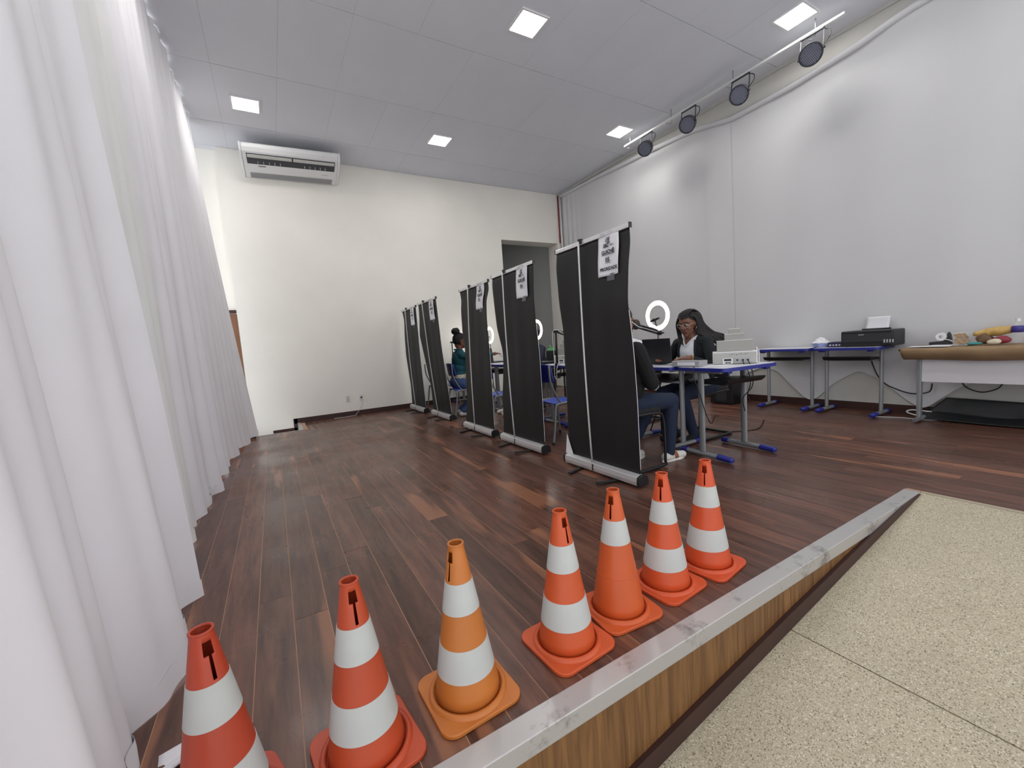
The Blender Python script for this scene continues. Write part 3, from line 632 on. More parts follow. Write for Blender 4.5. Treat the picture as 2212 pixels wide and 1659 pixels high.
chair('empty blue school chair behind the two farthest banners',2.66,7.24,math.radians(8))

# black cantilever chair of the woman with braids
def cant_chair(label,x,y,rz,sc=1):
    t=thing('cantilever_chair',label,'chair',(x,y,0),rz,'black cantilever office chairs'); t.scale=(sc,sc,1)
    MB().tube(smooth_path([(-.22,-.23,.47),(.15,-.23,.46),(.23,-.23,.42),(.25,-.23,.30),(.25,-.23,.06),(.22,-.23,.018),(-.20,-.23,.016),(-.24,-.20,.016),(-.24,.20,.016),(-.20,.23,.016),(.22,.23,.018),(.25,.23,.06),(.25,.23,.30),(.23,.23,.42),(.15,.23,.46),(-.22,.23,.47)],5),.0135,10).obj('frame',M_BLACKP,t,smooth=True)
    MB().box((0,0,.485),(.46,.44,.05)).obj('seat',mat('black_upholstery',(24,24,26),.85),t,bevel=.02,seg=3)
    for s in(-1,1): MB().tube(smooth_path([(-.20,s*.20,.47),(-.25,s*.2,.52),(-.28,s*.2,.8)],5),.012,8).obj('back_upright',M_BLACKP,t,smooth=True)
    MB().box((-.27,0,.76),(.04,.42,.34)).obj('backrest',mat('black_upholstery',(24,24,26),.85),t,bevel=.02,seg=3)
cant_chair('black cantilever chair under the woman with braids',3.80,2.80,PI)
cant_chair('black cantilever chair of the person in the dark jacket',4.0,5.95,PI)
cant_chair('black cantilever chair of the person in white behind the camera arm',4.0,3.83,PI)
cant_chair('black cantilever chair under the person in the black hoodie',2.50,2.49,0,.85)

# ================================================================== RING LIGHTS, CAMERA ARMS, LAPTOPS
M_RING=mat('ring_glow',(1.0,.985,.93),.4,emit=7)
def ring_proto():
    t=thing('ring_light','','ring light')
    zc=1.29
    b=MB(); path=[(0,.136*math.cos(a),zc+.136*math.sin(a)) for a in [2*PI*k/48 for k in range(49)]]
    b.v=[];n=10
    vs=[];fs=[]
    for k in range(48):
        a=2*PI*k/48
        for j in range(n):
            q=2*PI*j/n; rr=.136+.024*math.cos(q); vs.append((.011*math.sin(q),rr*math.cos(a),zc+rr*math.sin(a)))
    fs=[(k*n+j,k*n+(j+1)%n,((k+1)%48)*n+(j+1)%n,((k+1)%48)*n+j) for k in range(48) for j in range(n)]
    b.add(vs,fs); b.obj('glowing_ring',M_RING,t,smooth=True)
    MB().tube([(0,0,.30),(0,0,zc-.16)],.008,8).obj('stem',M_BLACKP,t,smooth=True)
    for k in range(3): a=.5+2*PI*k/3; MB().tube([(0,0,.34),(.13*math.cos(a),.13*math.sin(a),.006)],.006,8).obj('tripod_leg',M_BLACKP,t,smooth=True)
    h=MB().tube(smooth_path([(-.012,0,zc-.115),(-.03,0,zc-.09),(-.035,.0,zc-.05)]),.008,8).obj('phone_holder',M_BLACKP,t,smooth=True)
    MB().box((-.04,.0,zc-.045),(.025,.12,.022),R=Matrix.Rotation(math.radians(-14),3,'X')).obj('clamp_bar',M_BLACKP,h,bevel=.004); MB().ell((-.04,.018,zc-.047),(.02,.022,.022)).obj('pivot',M_BLACKP,h,smooth=True)
    return t
rp_=ring_proto()
def arm_proto():
    t=thing('camera_arm','','camera arm')
    MB().box((-.01,0,-.02),(.05,.04,.09)).obj('table_clamp',M_BLACKP,t,bevel=.004)
    for s in(-1,1): MB().tube([(.012*s,.024*s,.02),(.012*s,.024*s-.01,.42)],.010,8).obj('lower_bar',M_BLACKP,t,smooth=True)
    MB().box((0,0,.425),(.05,.06,.03)).obj('elbow',M_BLACKP,t,bevel=.008)
    for s in(-1,1): MB().tube([(.02,-.01,.43+.014*s),(.05,-.34,.325+.014*s)],.0095,8).obj('upper_bar',M_BLACKP,t,smooth=True)
    c=MB().ell((.055,-.36,.315),(.022,.03,.022)).obj('camera_head',M_BLACKP,t,smooth=True)
    MB().lathe([(.016,0),(.019,.012),(.012,.016)],14).obj('lens',M_DARKP,c,loc=(.055,-.39,.305))
    MB().tube(smooth_path([(.055,-.36,.33),(.05,-.26,.375),(.03,-.15,.38),(.0,-.06,.44),(-.04,.0,.42),(-.035,.01,.2),(-.04,.0,.02),(-.05,.0,-.12),(-.045,-.03,-.17),(-.04,-.04,-.05),(-.01,-.04,.03)],6),.0045,6).obj('cable',M_CABLE,t,smooth=True)
    return t
ar_=arm_proto()
def laptop_proto():
    t=thing('laptop','','laptop')
    MB().box((.13,0,.010),(.25,.345,.018)).obj('keyboard_base',M_DARKP,t,bevel=.004)
    R=Matrix.Rotation(math.radians(-6),3,'Y')
    MB().box((-.012,0,.138),(.008,.345,.245),R=R).obj('lid',M_SCREEN,t,bevel=.003)
    MB().box((-.005,0,.142),(.002,.325,.21),R=R).obj('screen',mat('laptop_screen',(70,90,130),.3),t)
    MB().box((.14,0,.0195),(.11,.31,.002)).obj('keys',M_BLACKP,t)
    return t
lp_=laptop_proto()
for i,(bt,yo) in enumerate(BOOTH.items()):
    lab={5:'above the laptop beside the woman with braids',4:'',3:'glowing at the right edge of the second nearest banner',2:'glowing at the right edge of the middle banner',1:'glowing behind the head of the person in teal'}[bt]
    if bt!=4:
        o=rp_ if i==0 else copy_tree(rp_); o.location=(3.66,3.135+yo*(1.0 if bt!=1 else .995)+{5:0,4:0,3:.13,2:.27,1:-.16}[bt],0); tag(o,'round white ring light '+lab,'ring light','ring lights on the booth tables')
    o=ar_ if i==0 else copy_tree(ar_); o.location=(3.12,3.06+yo,ZT+.002); tag(o,'black folding camera arm with white cable, '+{5:'just below the big ring light',4:'left of the nearest banner, over the empty chair',3:'hidden behind the second nearest banner',2:'hidden behind the middle banner',1:'behind the back of the person in teal'}[bt],'camera arm','camera arms clamped to the booth tables')
    if bt in(5,3,2):
        o=lp_ if i==0 else copy_tree(lp_); o.location=(3.34,2.875+yo,ZT+.001); tag(o,{5:'open black laptop in front of the seated woman with braids',3:'dark laptop left of the pale printer behind the empty chair',2:'dark laptop left of the second nearest banner'}[bt],'laptop','laptops on the booth tables')

# ================================================================== WHITE STEPPED PRINTERS
def white_printer(label,x,y,rz):
    t=thing('printer',label,'printer',(x,y,ZT+.001),rz,'pale grey desktop printers'); t.scale=(.93,.93,1)
    MB().box((0,.09,.055),(.37,.20,.108)).obj('body',M_WPLAS,t,bevel=.008)
    MB().box((0,-.013,.052),(.352,.012,.098)).obj('back_panel',mat('printer_back_shaded',(176,175,170),.5),t,bevel=.003)  # white plastic coloured grey for the shadow on the printer's back
    for z,h,wd,yy in((.155,.10,.30,.01),(.230,.062,.165,.018),(.278,.052,.098,.024)):
        MB().box((0,yy,z),(wd,.012,h)).obj('paper_support',mat('support_shaded',(158,157,151),.5),t,bevel=.002)  # shade painted in: the support is darker than its white edges
        MB().box((0,yy+.004,z+h/2),(wd,.012,.006)).obj('support_edge',M_WPLAS,t)
    MB().box((-.06,-.022,.028),(.085,.01,.05)).obj('port_recess',M_WPLAS,t)
    MB().box((-.06,-.0275,.038),(.06,.004,.018)).obj('socket',M_BLACKP,t)
    for xx in(-.07,-.045): MB().box((xx,-.0275,.014),(.02,.004,.010)).obj('socket',M_DARKP,t)
    p=MB().box((.065,-.022,.030),(.14,.006,.045)).obj('port_panel',mat('port_grey',(172,172,170),.5),t)
    for xx in(.02,.065,.105): MB().lathe([(0,0),(.009,0),(.009,.01),(0,.01)],12).obj('jack',M_BLACKP,p,loc=(xx,-.03,.03))
    for k in range(9): MB().box((-.04+.018*k,-.0195,.080+.004*((k*7)%3)),(.011,.001,.004+.004*((k*5)%2))).obj('print_mark',M_INKG,t)
    MB().box((.185,.10,.10),(.012,.14,.07)).obj('side_tray',M_WPLAS,t,bevel=.004); MB().box((.2,.05,.06),(.006,.05,.11)).obj('side_flap',M_WPLAS,t)
    for xx,pts in((.065,[(.065,-.04,.03),(.07,-.07,0),(.10,-.09,-.06),(.12,-.07,-.16),(.10,-.04,-.26),(.12,-.02,-.33)]),(.105,[(.105,-.04,.03),(.12,-.075,-.01),(.14,-.085,-.10),(.13,-.06,-.2),(.06,-.03,-.30),(.08,.02,-.42)])):
        MB().tube(smooth_path(pts),.004,6).obj('power_cable',M_CABLEB,t,smooth=True)
white_printer('pale grey printer with stepped paper support, beside the woman with braids',3.485,2.165,math.radians(-55))
white_printer('pale printer with stepped support behind the empty chair in the banner gap',3.42,2.24+2.25,math.radians(-62))
# things on the woman's table
t=thing('document_scanner','flat grey box with a white label under the woman\'s hand','scanner',(3.215,2.42,ZT+.001),math.radians(4))
MB().box((0,0,.026),(.13,.27,.05)).obj('body',mat('grey_box',(158,158,160),.5),t,bevel=.004); MB().box((-.0655,-.01,.028),(.002,.17,.028)).obj('label',M_PAPER,t)
for k in range(4):
    o=MB().box((3.40+.004*k,2.60-.006*k,ZT+.024+.004*k),(.21,.29,.003),rz=.1*k).obj('paper_sheet',M_PAPER); tag(o,['bottom','second','third','top'][k]+' sheet of the paper pile beside the grey box','paper','papers on the laptop table')
    o.location.z=-.02
t=tag(MB().box((3.30,2.21,ZT+.002),(.15,.21,.002),rz=.5).obj('loose_sheet',M_PAPER),'white sheet lying between the grey box and the printer','paper')
tag(MB().tube(smooth_path([(3.12,2.30,ZT+.006),(3.07,2.28,ZT-.05),(3.09,2.24,ZT-.2),(3.16,2.22,ZT-.42),(3.25,2.24,ZT-.50),(3.42,2.32,ZT-.47),(3.62,2.42,.012+.26)],8),.004,6).obj('hanging_cable',M_CABLEB,smooth=True),'thin black cable hanging from the printer table','cable')
tag(MB().tube(smooth_path([(3.2,2.75,.006),(3.5,2.70,.006),(3.8,2.55,.006),(4.1,2.62,.006),(4.4,2.50,.006),(4.9,2.7,.006)],8),.005,6).obj('floor_cable',M_CABLEB,smooth=True),'thin black cable on the floor under the woman\'s table','cable')
# black computer case under the wall side
t=thing('computer_case','black computer case standing by the wall behind the printer table','computer',(5.80,3.72,0),math.radians(4))
MB().box((0,0,.19),(.36,.34,.36)).obj('case',M_BLACKP,t,bevel=.008); MB().box((-.182,0,.2),(.004,.16,.30)).obj('front_bezel',M_DARKP,t)
for x in(-.14,.14): MB().box((x,0,.006),(.03,.3,.012)).obj('foot',M_BLACKP,t)
# items at the third booth
t=thing('plastic_bag','crumpled green plastic bag in the gap left of the nearest banner','bag',(3.92,5.32,.785)); 
b=MB(); b.ell((0,0,.14),(.11,.12,.13),nu=26,nv=16); 
b.v=[(v[0]*(1+.18*math.sin(v[2]*60+v[1]*50)),v[1]*(1+.18*math.sin(v[0]*70+v[2]*45)),v[2]*(1+.1*math.sin(v[0]*50+v[1]*60))) for v in b.v]
b.obj('bag',mat('green_film',(84,160,92),.35),t,smooth=True); MB().tube([(0,0,.25),(.01,.02,.30),(-.02,.04,.33)],[.03,.018,.035],8).obj('knot',mat('green_film',(84,160,92),.35),t,smooth=True)
t.location=(4.5,6.34,.745); t.scale=(.8,.8,.8)
sh=thing('side_shelf','dark stand under the green plastic bag','stand',(4.5,6.34,0)); MB().box((0,0,.725),(.34,.36,.03)).obj('top',M_BLACKP,sh,bevel=.003)
for sx in(-1,1):
    for sy in(-1,1): MB().box((sx*.15,sy*.16,.355),(.025,.025,.71)).obj('leg',M_BLACKP,sh)
tag(MB().box((3.35,4.82,ZT+.016),(.26,.20,.03),rz=.3).obj('black_case',M_BLACKP,bevel=.006),'flat black case beside the pale printer behind the empty chair','case')
tag(MB().box((3.20,4.86,ZT+.012),(.06,.10,.02),rz=.2).obj('blue_box',mat('pale_blue',(110,140,215),.5),bevel=.003),'small pale blue box at the table front in the widest banner gap','box')

# ================================================================== WALL TABLE ITEMS
t=thing('ink_printer','black ink tank printer by the backdrop, sheet of paper standing in it','printer',(5.88,2.045,ZT+.001),math.radians(-90))
MB().box((0,.02,.09),(.47,.33,.175)).obj('body',M_BLACKP,t,bevel=.012); MB().box((0,-.146,.10),(.44,.006,.09)).obj('front_panel',M_DARKP,t,bevel=.002)
MB().box((.20,-.148,.06),(.10,.004,.06)).obj('ink_window_panel',M_DARKP,t)
for k in range(4): MB().box((.165+.024*k,-.152,.058),(.011,.004,.034)).obj('ink_window',mat('ink_clear',(190,190,190),.3),t)
text_obj('lettering','EPSON',.016,M_GPLAS,t,(-.04,-.151,.128),(PI/2,0,0),bold=.0003)
b=MB(); b.grid(lambda u,v:(-.105+.21*u+.012*v,.13+.05*v-.03*v*v,.17+.155*v),8,8); b.obj('paper_sheet',M_PAPER,t,smooth=True).modifiers.new('t','SOLIDIFY').thickness=.0006
MB().box((0,.125,.18),(.26,.02,.03)).obj('paper_feed',M_DARKP,t)
t=thing('plastic_tray','pale blue plastic tray with crumpled white film by the black printer','tray',(5.85,2.53,ZT+.001))
b=MB(); n=24
ring=lambda sx,sy,z:[(sx*math.cos(2*PI*k/n),sy*math.sin(2*PI*k/n),z) for k in range(n)]
vs=ring(.06,.075,.0)+ring(.09,.105,.05)+ring(.10,.115,.053)+ring(.085,.10,.045)+ring(.055,.07,.006)
b.add(vs,[(r*n+i,r*n+(i+1)%n,(r+1)*n+(i+1)%n,(r+1)*n+i) for r in range(4) for i in range(n)]+[tuple(range(n-1,-1,-1)),tuple(4*n+i for i in range(n))])
b.obj('tray',mat('pale_blue_film',(168,178,222),.3),t,smooth=True,auto=.7)
b=MB(); b.grid(lambda u,v:(-.07+.14*u,-.09+.18*v,.05+.05*math.sin(PI*u)*math.sin(PI*v)*(1+.5*math.sin(9*u+7*v))+.006*math.sin(23*u-17*v)),16,16); b.obj('crumpled_film',M_PAPER,t,smooth=True)
t=thing('paper_box','dark blue box with white print between the tray and the black printer','box',(5.85,2.35,ZT+.001),math.radians(3))
MB().box((0,0,.03),(.20,.14,.058)).obj('carton',mat('navy_card',(30,32,70),.5),t,bevel=.003); 
for k in range(4): MB().box((-.101,-.045+.03*k,.026),(.001,.018,.012+.006*(k%2))).obj('print_mark',M_GPLAS,t)
tag(MB().tube(smooth_path([(6.03,2.10,ZT-.16),(6.05,2.05,.45),(6.0,1.95,.34),(6.02,1.80,.26),(6.02,1.70,.245),(6.05,1.60,.27),(6.05,1.58,.36)],8),.0065,8).obj('printer_cable',M_CABLEB,smooth=True),'black cable looping below the black printer to the next table','cable')
tag(MB().tube(smooth_path([(6.02,1.36,.40),(6.04,1.32,.33),(6.05,1.22,.29),(6.05,1.12,.33),(6.06,1.08,.40)],8),.006,8).obj('socket_cable',M_CABLEB,smooth=True),'short black cable looping under the paper-covered table','cable')
tag(MB().tube(smooth_path([(5.72,1.95,.006),(5.8,1.75,.006),(5.83,1.5,.006),(5.87,1.46,.03)],8),.004,6).obj('white_floor_cable',M_CABLE,smooth=True),'thin white cable on the floor beside the paper-covered table','cable')
# things on the paper-covered table (top z .77)
ZK=.773
for i,(x,y,r) in enumerate(((5.74,1.52,.1),(5.86,1.40,-.15))): tag(MB().box((x,y,ZK+.002+.002*i),(.21,.30,.0015),rz=r).obj('blank_sheet',M_PAPER),['white sheet at the corner of the kraft paper','white sheet under the cracker tub'][i],'paper','white sheets on the kraft paper')
t=thing('tape_dispenser','black wedge-shaped holder with a white roll and cord beside the cracker tub','dispenser',(5.95,1.49,ZK+.002))
MB().prism([(-.08,0),(.09,0),(.09,.03),(-.02,.04),(-.05,.13),(-.065,.10)],-.03,.03,'x').obj('holder',M_DARKP,t,bevel=.004)
b=MB(); b.v=[]; b.lathe([(.016,-.02),(.04,-.02),(.04,.02),(.016,.02),(.016,-.02)],20); b.v=[(v[2]-.035,v[0]-.005,v[1]+.085) for v in b.v]; b.obj('white_roll',M_WPLAS,t,smooth=True,auto=.6)
MB().tube(smooth_path([(-.04,.0,.10),(-.05,-.03,.06),(-.04,-.06,.05),(-.03,-.12,.012)]),.005,6).obj('cord',M_CABLE,t,smooth=True)
t=thing('cracker_tub','clear round tub filled with golden crackers on the kraft paper','tub',(5.83,1.32,ZK+.004))
M_CLR=mat('clear_plastic',(235,235,235),.08,alpha=.12)
MB().lathe([(0,0),(.062,0),(.072,.11),(.074,.112),(.070,.11),(.060,.004),(0,.004)],32).obj('tub',M_CLR,t,smooth=True,auto=.7)
MB().lathe([(0,.112),(.074,.112),(.076,.122),(0,.124)],32).obj('lid',mat('clear_lid',(225,222,214),.15,alpha=.3),t)
M_CRK=mat('golden_cracker',(190,142,62),.7,var=.25,vscale=40)
for k in range(46):
    a=random.uniform(0,6.28); r_=.055*math.sqrt(random.random()); z=.012+.088*random.random()
    R=Euler((random.uniform(-1,1),random.uniform(-1,1),random.uniform(0,6))).to_matrix()
    MB().box((r_*math.cos(a)*.8,r_*math.sin(a)*.8,z),(.034,.028,.006),R=R).obj('cracker',M_CRK,t)
t=thing('bread_bag','long yellow bread bag lying on the kraft paper','bag',(5.94,1.13,ZK+.08),math.radians(4))
b=MB(); pts=[];rs=[]
for k in range(15): u=k/14; pts.append((.01*math.sin(6*u),.14-.30*u,.015+.045*u)); rs.append(.012+.032*math.sin(PI*min(1,u*1.02))**.7*(1+.12*math.sin(u*26)))
b.tube(pts,rs,14); b.obj('bread',mat('bread_yellow',(208,170,98),.4,var=.2,vscale=18,bump=.3,bscale=30),t,smooth=True)
MB().tube([(0,-.15,.06),(.0,-.21,.075)],[.03,.045],12).obj('bag_end',M_CLR,t,smooth=True)
def lump(name,label,cat,x,y,z,r,m,seed,amp=.2):
    q=np.random.default_rng(seed).uniform(20,60,6); b=MB(); b.ell((0,0,0),r,nu=22,nv=14)
    b.v=[tuple(np.array(v)*(1+amp*math.sin(v[0]*q[0]+v[1]*q[1]+1)*math.cos(v[2]*q[2]+v[1]*q[3]))) for v in b.v]
    zmin=min(v[2] for v in b.v); o=b.obj(name,m,smooth=True); o.location=(x,y,z-zmin+.001); return tag(o,label,cat)
lump('brown_wrapper','crumpled brown wrapper in front of the bread bag','wrapper',5.80,1.175,ZK+.003,(.03,.045,.045),mat('brown_wrap',(104,76,52),.6,var=.2,vscale=20),1,.3)
lump('teal_cloth','small teal cloth lying flat beside the cracker tub','cloth',5.74,1.215,ZK+.003,(.04,.05,.012),mat('teal_cloth',(64,140,138),.8),2,.25)
lump('red_pouch','dark red pouch in front of the bread bag','pouch',5.84,1.07,ZK+.003,(.035,.06,.038),mat('dark_red',(140,44,58),.55,var=.15,vscale=15),3,.15)
lump('bread_piece','pale piece of bread between the brown wrapper and red pouch','bread',5.78,1.10,ZK+.003,(.03,.045,.025),mat('pale_bread',(214,204,178),.8,var=.1,vscale=20),4,.2)
lump('dark_glove','dark purple bundle under the bread bag','bundle',5.90,1.165,ZK+.003,(.035,.05,.035),mat('dark_purple',(52,38,48),.7),5,.2)
t=thing('water_bottle','clear bottle with white cap and purple label at the right picture edge','bottle',(5.90,.985,ZK+.003))
MB().lathe([(0,0),(.036,0),(.038,.01),(.038,.14),(.03,.17),(.014,.19),(.013,.205),(0,.205)],28).obj('bottle',M_CLR,t,smooth=True,auto=.8)
MB().lathe([(.0385,.10),(.0395,.10),(.0395,.15),(.0345,.16)],28).obj('label',mat('purple_label',(62,54,134),.5),t,smooth=True); MB().lathe([(0,.20),(.016,.20),(.016,.225),(0,.226)],18).obj('cap',M_WPLAS,t,smooth=True,auto=.6)
# black folded roll-up bag on the floor under the long table
t=thing('carry_bag','long black folded carry bag on the floor under the paper-covered table','bag',(0,0,0))
def bagf(u,v):
    y=1.62-.14*max(0,v-.3)-.98*u*(1-.0*v); s=v
    if s<.5: k=s/.5; return (5.80+.17*k+.01*math.sin(9*u+3*k), y+.02*math.sin(5*k), .012+.05*k+.012*math.sin(7*u+2*k)*k)
    k=(s-.5)/.5; return (5.97+.075*k, y-.06*k, .062+.155*k-.02*u*k+.012*math.sin(6*u)*math.sin(PI*k))
b=MB(); b.grid(bagf,36,22); o=b.obj('cloth',mat('black_nylon',(24,26,28),.5,var=.2,vscale=7),t,smooth=True); o.modifiers.new('t','SOLIDIFY').thickness=.008
MB().tube(smooth_path([(5.84,1.60,.03),(5.86,1.72,.06),(5.92,1.70,.08),(5.95,1.55,.07)]),.006,6).obj('strap',M_CABLE,t,smooth=True)

# ================================================================== PEOPLE (seated; local frame: +x forward, +y the person's left)
def ik(a,t,l1,l2,hint):
    a=Vector(a);t=Vector(t);d=t-a;L=min(d.length,(l1+l2)*.999);u=d.normalized();x=(l1*l1-l2*l2+L*L)/(2*L);h=math.sqrt(max(l1*l1-x*x,0))
    hv=Vector(hint);hv=(hv-u*hv.dot(u)).normalized();return a+u*x+hv*h,a+u*L
SKIN=lambda n,c:mat('skin_'+n,c,.55,var=.08,vscale=14)
def person(label,loc,rz,lean=.06,head=(0,0),handL=(.38,.12,.84),handR=(.38,-.12,.84),footL=(.42,.10),footR=(.42,-.10),mats=None,over=None,voxel=.008,hx=.03,hz=.175,fingers=True,sh_y=.165,hip_z=.53,flat_hand=True,grip=.25,bulk=1.0):
    prims=[]  # (kind,a,b,ra,rb,tag)
    def C(a,b,ra,rb,tg): prims.append(('c',Vector(a),Vector(b),ra,rb,tg))
    def E(c,r,tg): prims.append(('e',Vector(c),Vector(r),0,0,tg))
    nb=Vector((lean,0,1.035))
    E((-.01,0,hip_z+.01),(.13,.17,.115),'pants'); E((lean*.25,0,.66),(.118*bulk,.152*bulk,.14),'top'); E((lean*.5,0,.76),(.115*bulk,.15*bulk,.14),'top'); E((lean*.85,0,.89),(.118*bulk,.168*bulk,.155),'top')
    for s_ in(1,-1): C((lean*.95,s_*.07,.995),(lean-.01,s_*sh_y,.975),.066,.06,'top')
    C((lean-.02,0,.98),(lean-.005,0,1.03),.075,.062,'top'); C((lean,0,1.02),(lean+hx*.6,0,1.10),.052,.048,'skin')
    ends={}
    for s_,hd,ft,nm in((1,handL,footL,'L'),(-1,handR,footR,'R')):
        sh=Vector((lean-.01,s_*sh_y,.975)); wr=Vector(hd); el,wr=ik(sh,wr,.285,.25,(-.25,s_*.75,-1)); C(sh,el,.058*bulk,.047*bulk,'top'); C(el,el+(wr-el)*.86,.046*bulk,.034*bulk,'top'); C(el+(wr-el)*.8,wr,.030,.025,'skin')
        fd=(wr-el).normalized(); side=Vector((0,0,1)).cross(fd).normalized(); 
        if flat_hand: fd=Vector((fd.x,fd.y,fd.z*.25)).normalized(); side=Vector((0,0,1)).cross(fd).normalized()
        dn=fd.cross(side); dn=dn if dn.z<0 else -dn
        C(wr,wr+fd*.03,.026,.03,'skin')
        for k in(-1,0,1): C(wr+fd*.02+side*.02*k,wr+fd*.075+side*.024*k,.017,.0145,'skin')
        if fingers:
            for k,ln in((-1.5,.062),(-.5,.078),(.5,.083),(1.5,.073)):
                a=wr+fd*.078+side*.0178*k; m_=a+(fd+dn*grip*.6).normalized()*ln*.5; e=m_+(fd+dn*grip*2.2).normalized()*ln*.5; C(a,m_,.0095,.0088,'skin'); C(m_,e,.0088,.0072,'skin')
            th=-s_; a=wr+fd*.025+side*th*.026*1; m_=a+(fd*.7+side*th*.75+dn*.2).normalized()*.042; e=m_+(fd+side*th*.2+dn*.25).normalized()*.034; C(a,m_,.0125,.0105,'skin'); C(m_,e,.0105,.008,'skin')
        hip=Vector((.02,s_*.092,hip_z)); an=Vector((ft[0],ft[1],.085)); kn,an=ik(hip,an,.43,.44,(.4,0,1)); an=Vector((an.x,an.y,.085))
        C(hip,kn,.094,.066,'pants'); C(kn,kn+(an-kn)*.45,.066,.06,'pants'); C(kn+(an-kn)*.45,an,.06,.047,'pants'); C(an,an+Vector((0,0,-.01)),.042,.04,'skin' if False else 'pants')
        C((ft[0]-.045,ft[1],.042),(ft[0]+.06,ft[1],.044),.040,.042,'shoe'); C((ft[0]+.03,ft[1],.040),(ft[0]+.155,ft[1]-s_*-.012,.034),.042,.033,'shoe')
        ends[nm]=(wr,fd,side,an)
    # head
    yw,pt=head; Hm=Matrix.Translation(Vector((lean+hx,0,1.035+hz)))@Matrix.Rotation(yw,4,'Z')@Matrix.Rotation(pt,4,'Y')
    hp=lambda x,y,z: Hm@Vector((x,y,z))
    hs=len(prims)
    def HE(c,r,tg): prims.append(('h',Vector(c),Vector(r),0,0,tg))
    HE((-.014,0,.028),(.100,.079,.104),'skin'); HE((.030,0,-.042),(.064,.058,.074),'skin'); HE((.064,0,-.094),(.024,.026,.02),'skin')
    C(hp(.084,0,.022),hp(.107,0,-.018),.0085,.0125,'skin'); 
    for s_ in(1,-1): C(hp(.092,s_*.011,-.021),hp(.098,s_*.008,-.021),.0095,.009,'skin'); C(hp(.080,s_*.014,.036),hp(.066,s_*.048,.034),.013,.011,'skin'); HE((.056,s_*.036,-.024),(.03,.026,.03),'skin'); HE((-.008,s_*.079,.0),(.020,.010,.030),'skin')
    C(hp(.086,-.019,-.056),hp(.086,.019,-.056),.0075,.0075,'lips'); C(hp(.083,-.017,-.068),hp(.083,.017,-.068),.0085,.0085,'lips')
    HE((-.03,0,-.06),(.055,.052,.06),'skin')
    b=MB()
    for k,a,c,ra,rb,tg in prims:
        if k=='c': b.cap(a,c,ra,rb,12)
        elif k=='e': b.ell(a,c,nu=22,nv=14)
        else: b.ell(hp(*a),c,nu=22,nv=14,R=Hm.to_3x3())
    me0=b.mesh('tmp',M_PAPER); tmp=bpy.data.objects.new('tmp',me0); COL.objects.link(tmp)
    md=tmp.modifiers.new('r','REMESH'); md.mode='VOXEL'; md.voxel_size=voxel; sm=tmp.modifiers.new('s','SMOOTH'); sm.factor=.5; sm.iterations=3
    bpy.context.view_layer.update(); me=bpy.data.meshes.new_from_object(tmp.evaluated_get(bpy.context.evaluated_depsgraph_get())); bpy.data.objects.remove(tmp); bpy.data.meshes.remove(me0)
    me.materials.clear(); names=['skin','top','pants','shoe','lips','extra','extra2']
    for n in names: me.materials.append(mats.get(n,mats['skin']))
    nf=len(me.polygons); cen=np.empty(nf*3); me.polygons.foreach_get('center',cen); cen=cen.reshape(-1,3); best=np.full(nf,9.); idx=np.zeros(nf,int)
    Hi=np.array(Hm.inverted())
    for k,a,c,ra,rb,tg in prims:
        A=np.array(a);Cc=np.array(c)
        if k=='c':
            d=Cc-A; t=np.clip(((cen-A)@d)/max(d@d,1e-9),0,1); dist=np.linalg.norm(cen-A-t[:,None]*d,axis=1)-(ra+(rb-ra)*t)
        else:
            q=cen if k=='e' else (cen@Hi[:3,:3].T+Hi[:3,3]); dist=(np.linalg.norm((q-A)/Cc,axis=1)-1)*Cc.min()
        mk=dist<best; best[mk]=dist[mk]; idx[mk]=names.index(tg)
    if over is not None: idx=over(cen,idx,names,cen@Hi[:3,:3].T+Hi[:3,3])
    me.polygons.foreach_set('material_index',idx.astype(np.int32)); me.polygons.foreach_set('use_smooth',np.ones(nf,bool)); me.name='person'
    o=link('person',me,None,loc); o.rotation_euler=(0,0,rz); tag(o,label,'person','people seated at the booths')
    return o,Hm,ends
def face_parts(o,Hm):
    w_=mat('eye_white',(225,222,216),.3); k_=mat('eye_dark',(24,16,12),.2); br=mat('brow_dark',(22,16,14),.8)
    for s_ in(1,-1):
        e=MB().ell(Hm@Vector((.0795,s_*.031,.012)),(.0120,.0140,.0075),nu=14,nv=10,R=Hm.to_3x3()).obj('eye',w_,o,smooth=True)
        MB().ell(Hm@Vector((.0895,s_*.030,.011)),(.0035,.006,.006),nu=10,nv=8,R=Hm.to_3x3()).obj('iris',k_,e,smooth=True)
        MB().tube([Hm@Vector(p) for p in((.0935,s_*.013,.041),(.093,s_*.03,.044),(.078,s_*.052,.038))],[.003,.004,.002],6).obj('eyebrow',br,o,smooth=True)
        MB().tube([Hm@Vector(p) for p in((.090,s_*.017,.0185),(.0935,s_*.031,.022),(.083,s_*.047,.016))],.0022,6).obj('eyelid',br,o,smooth=True)
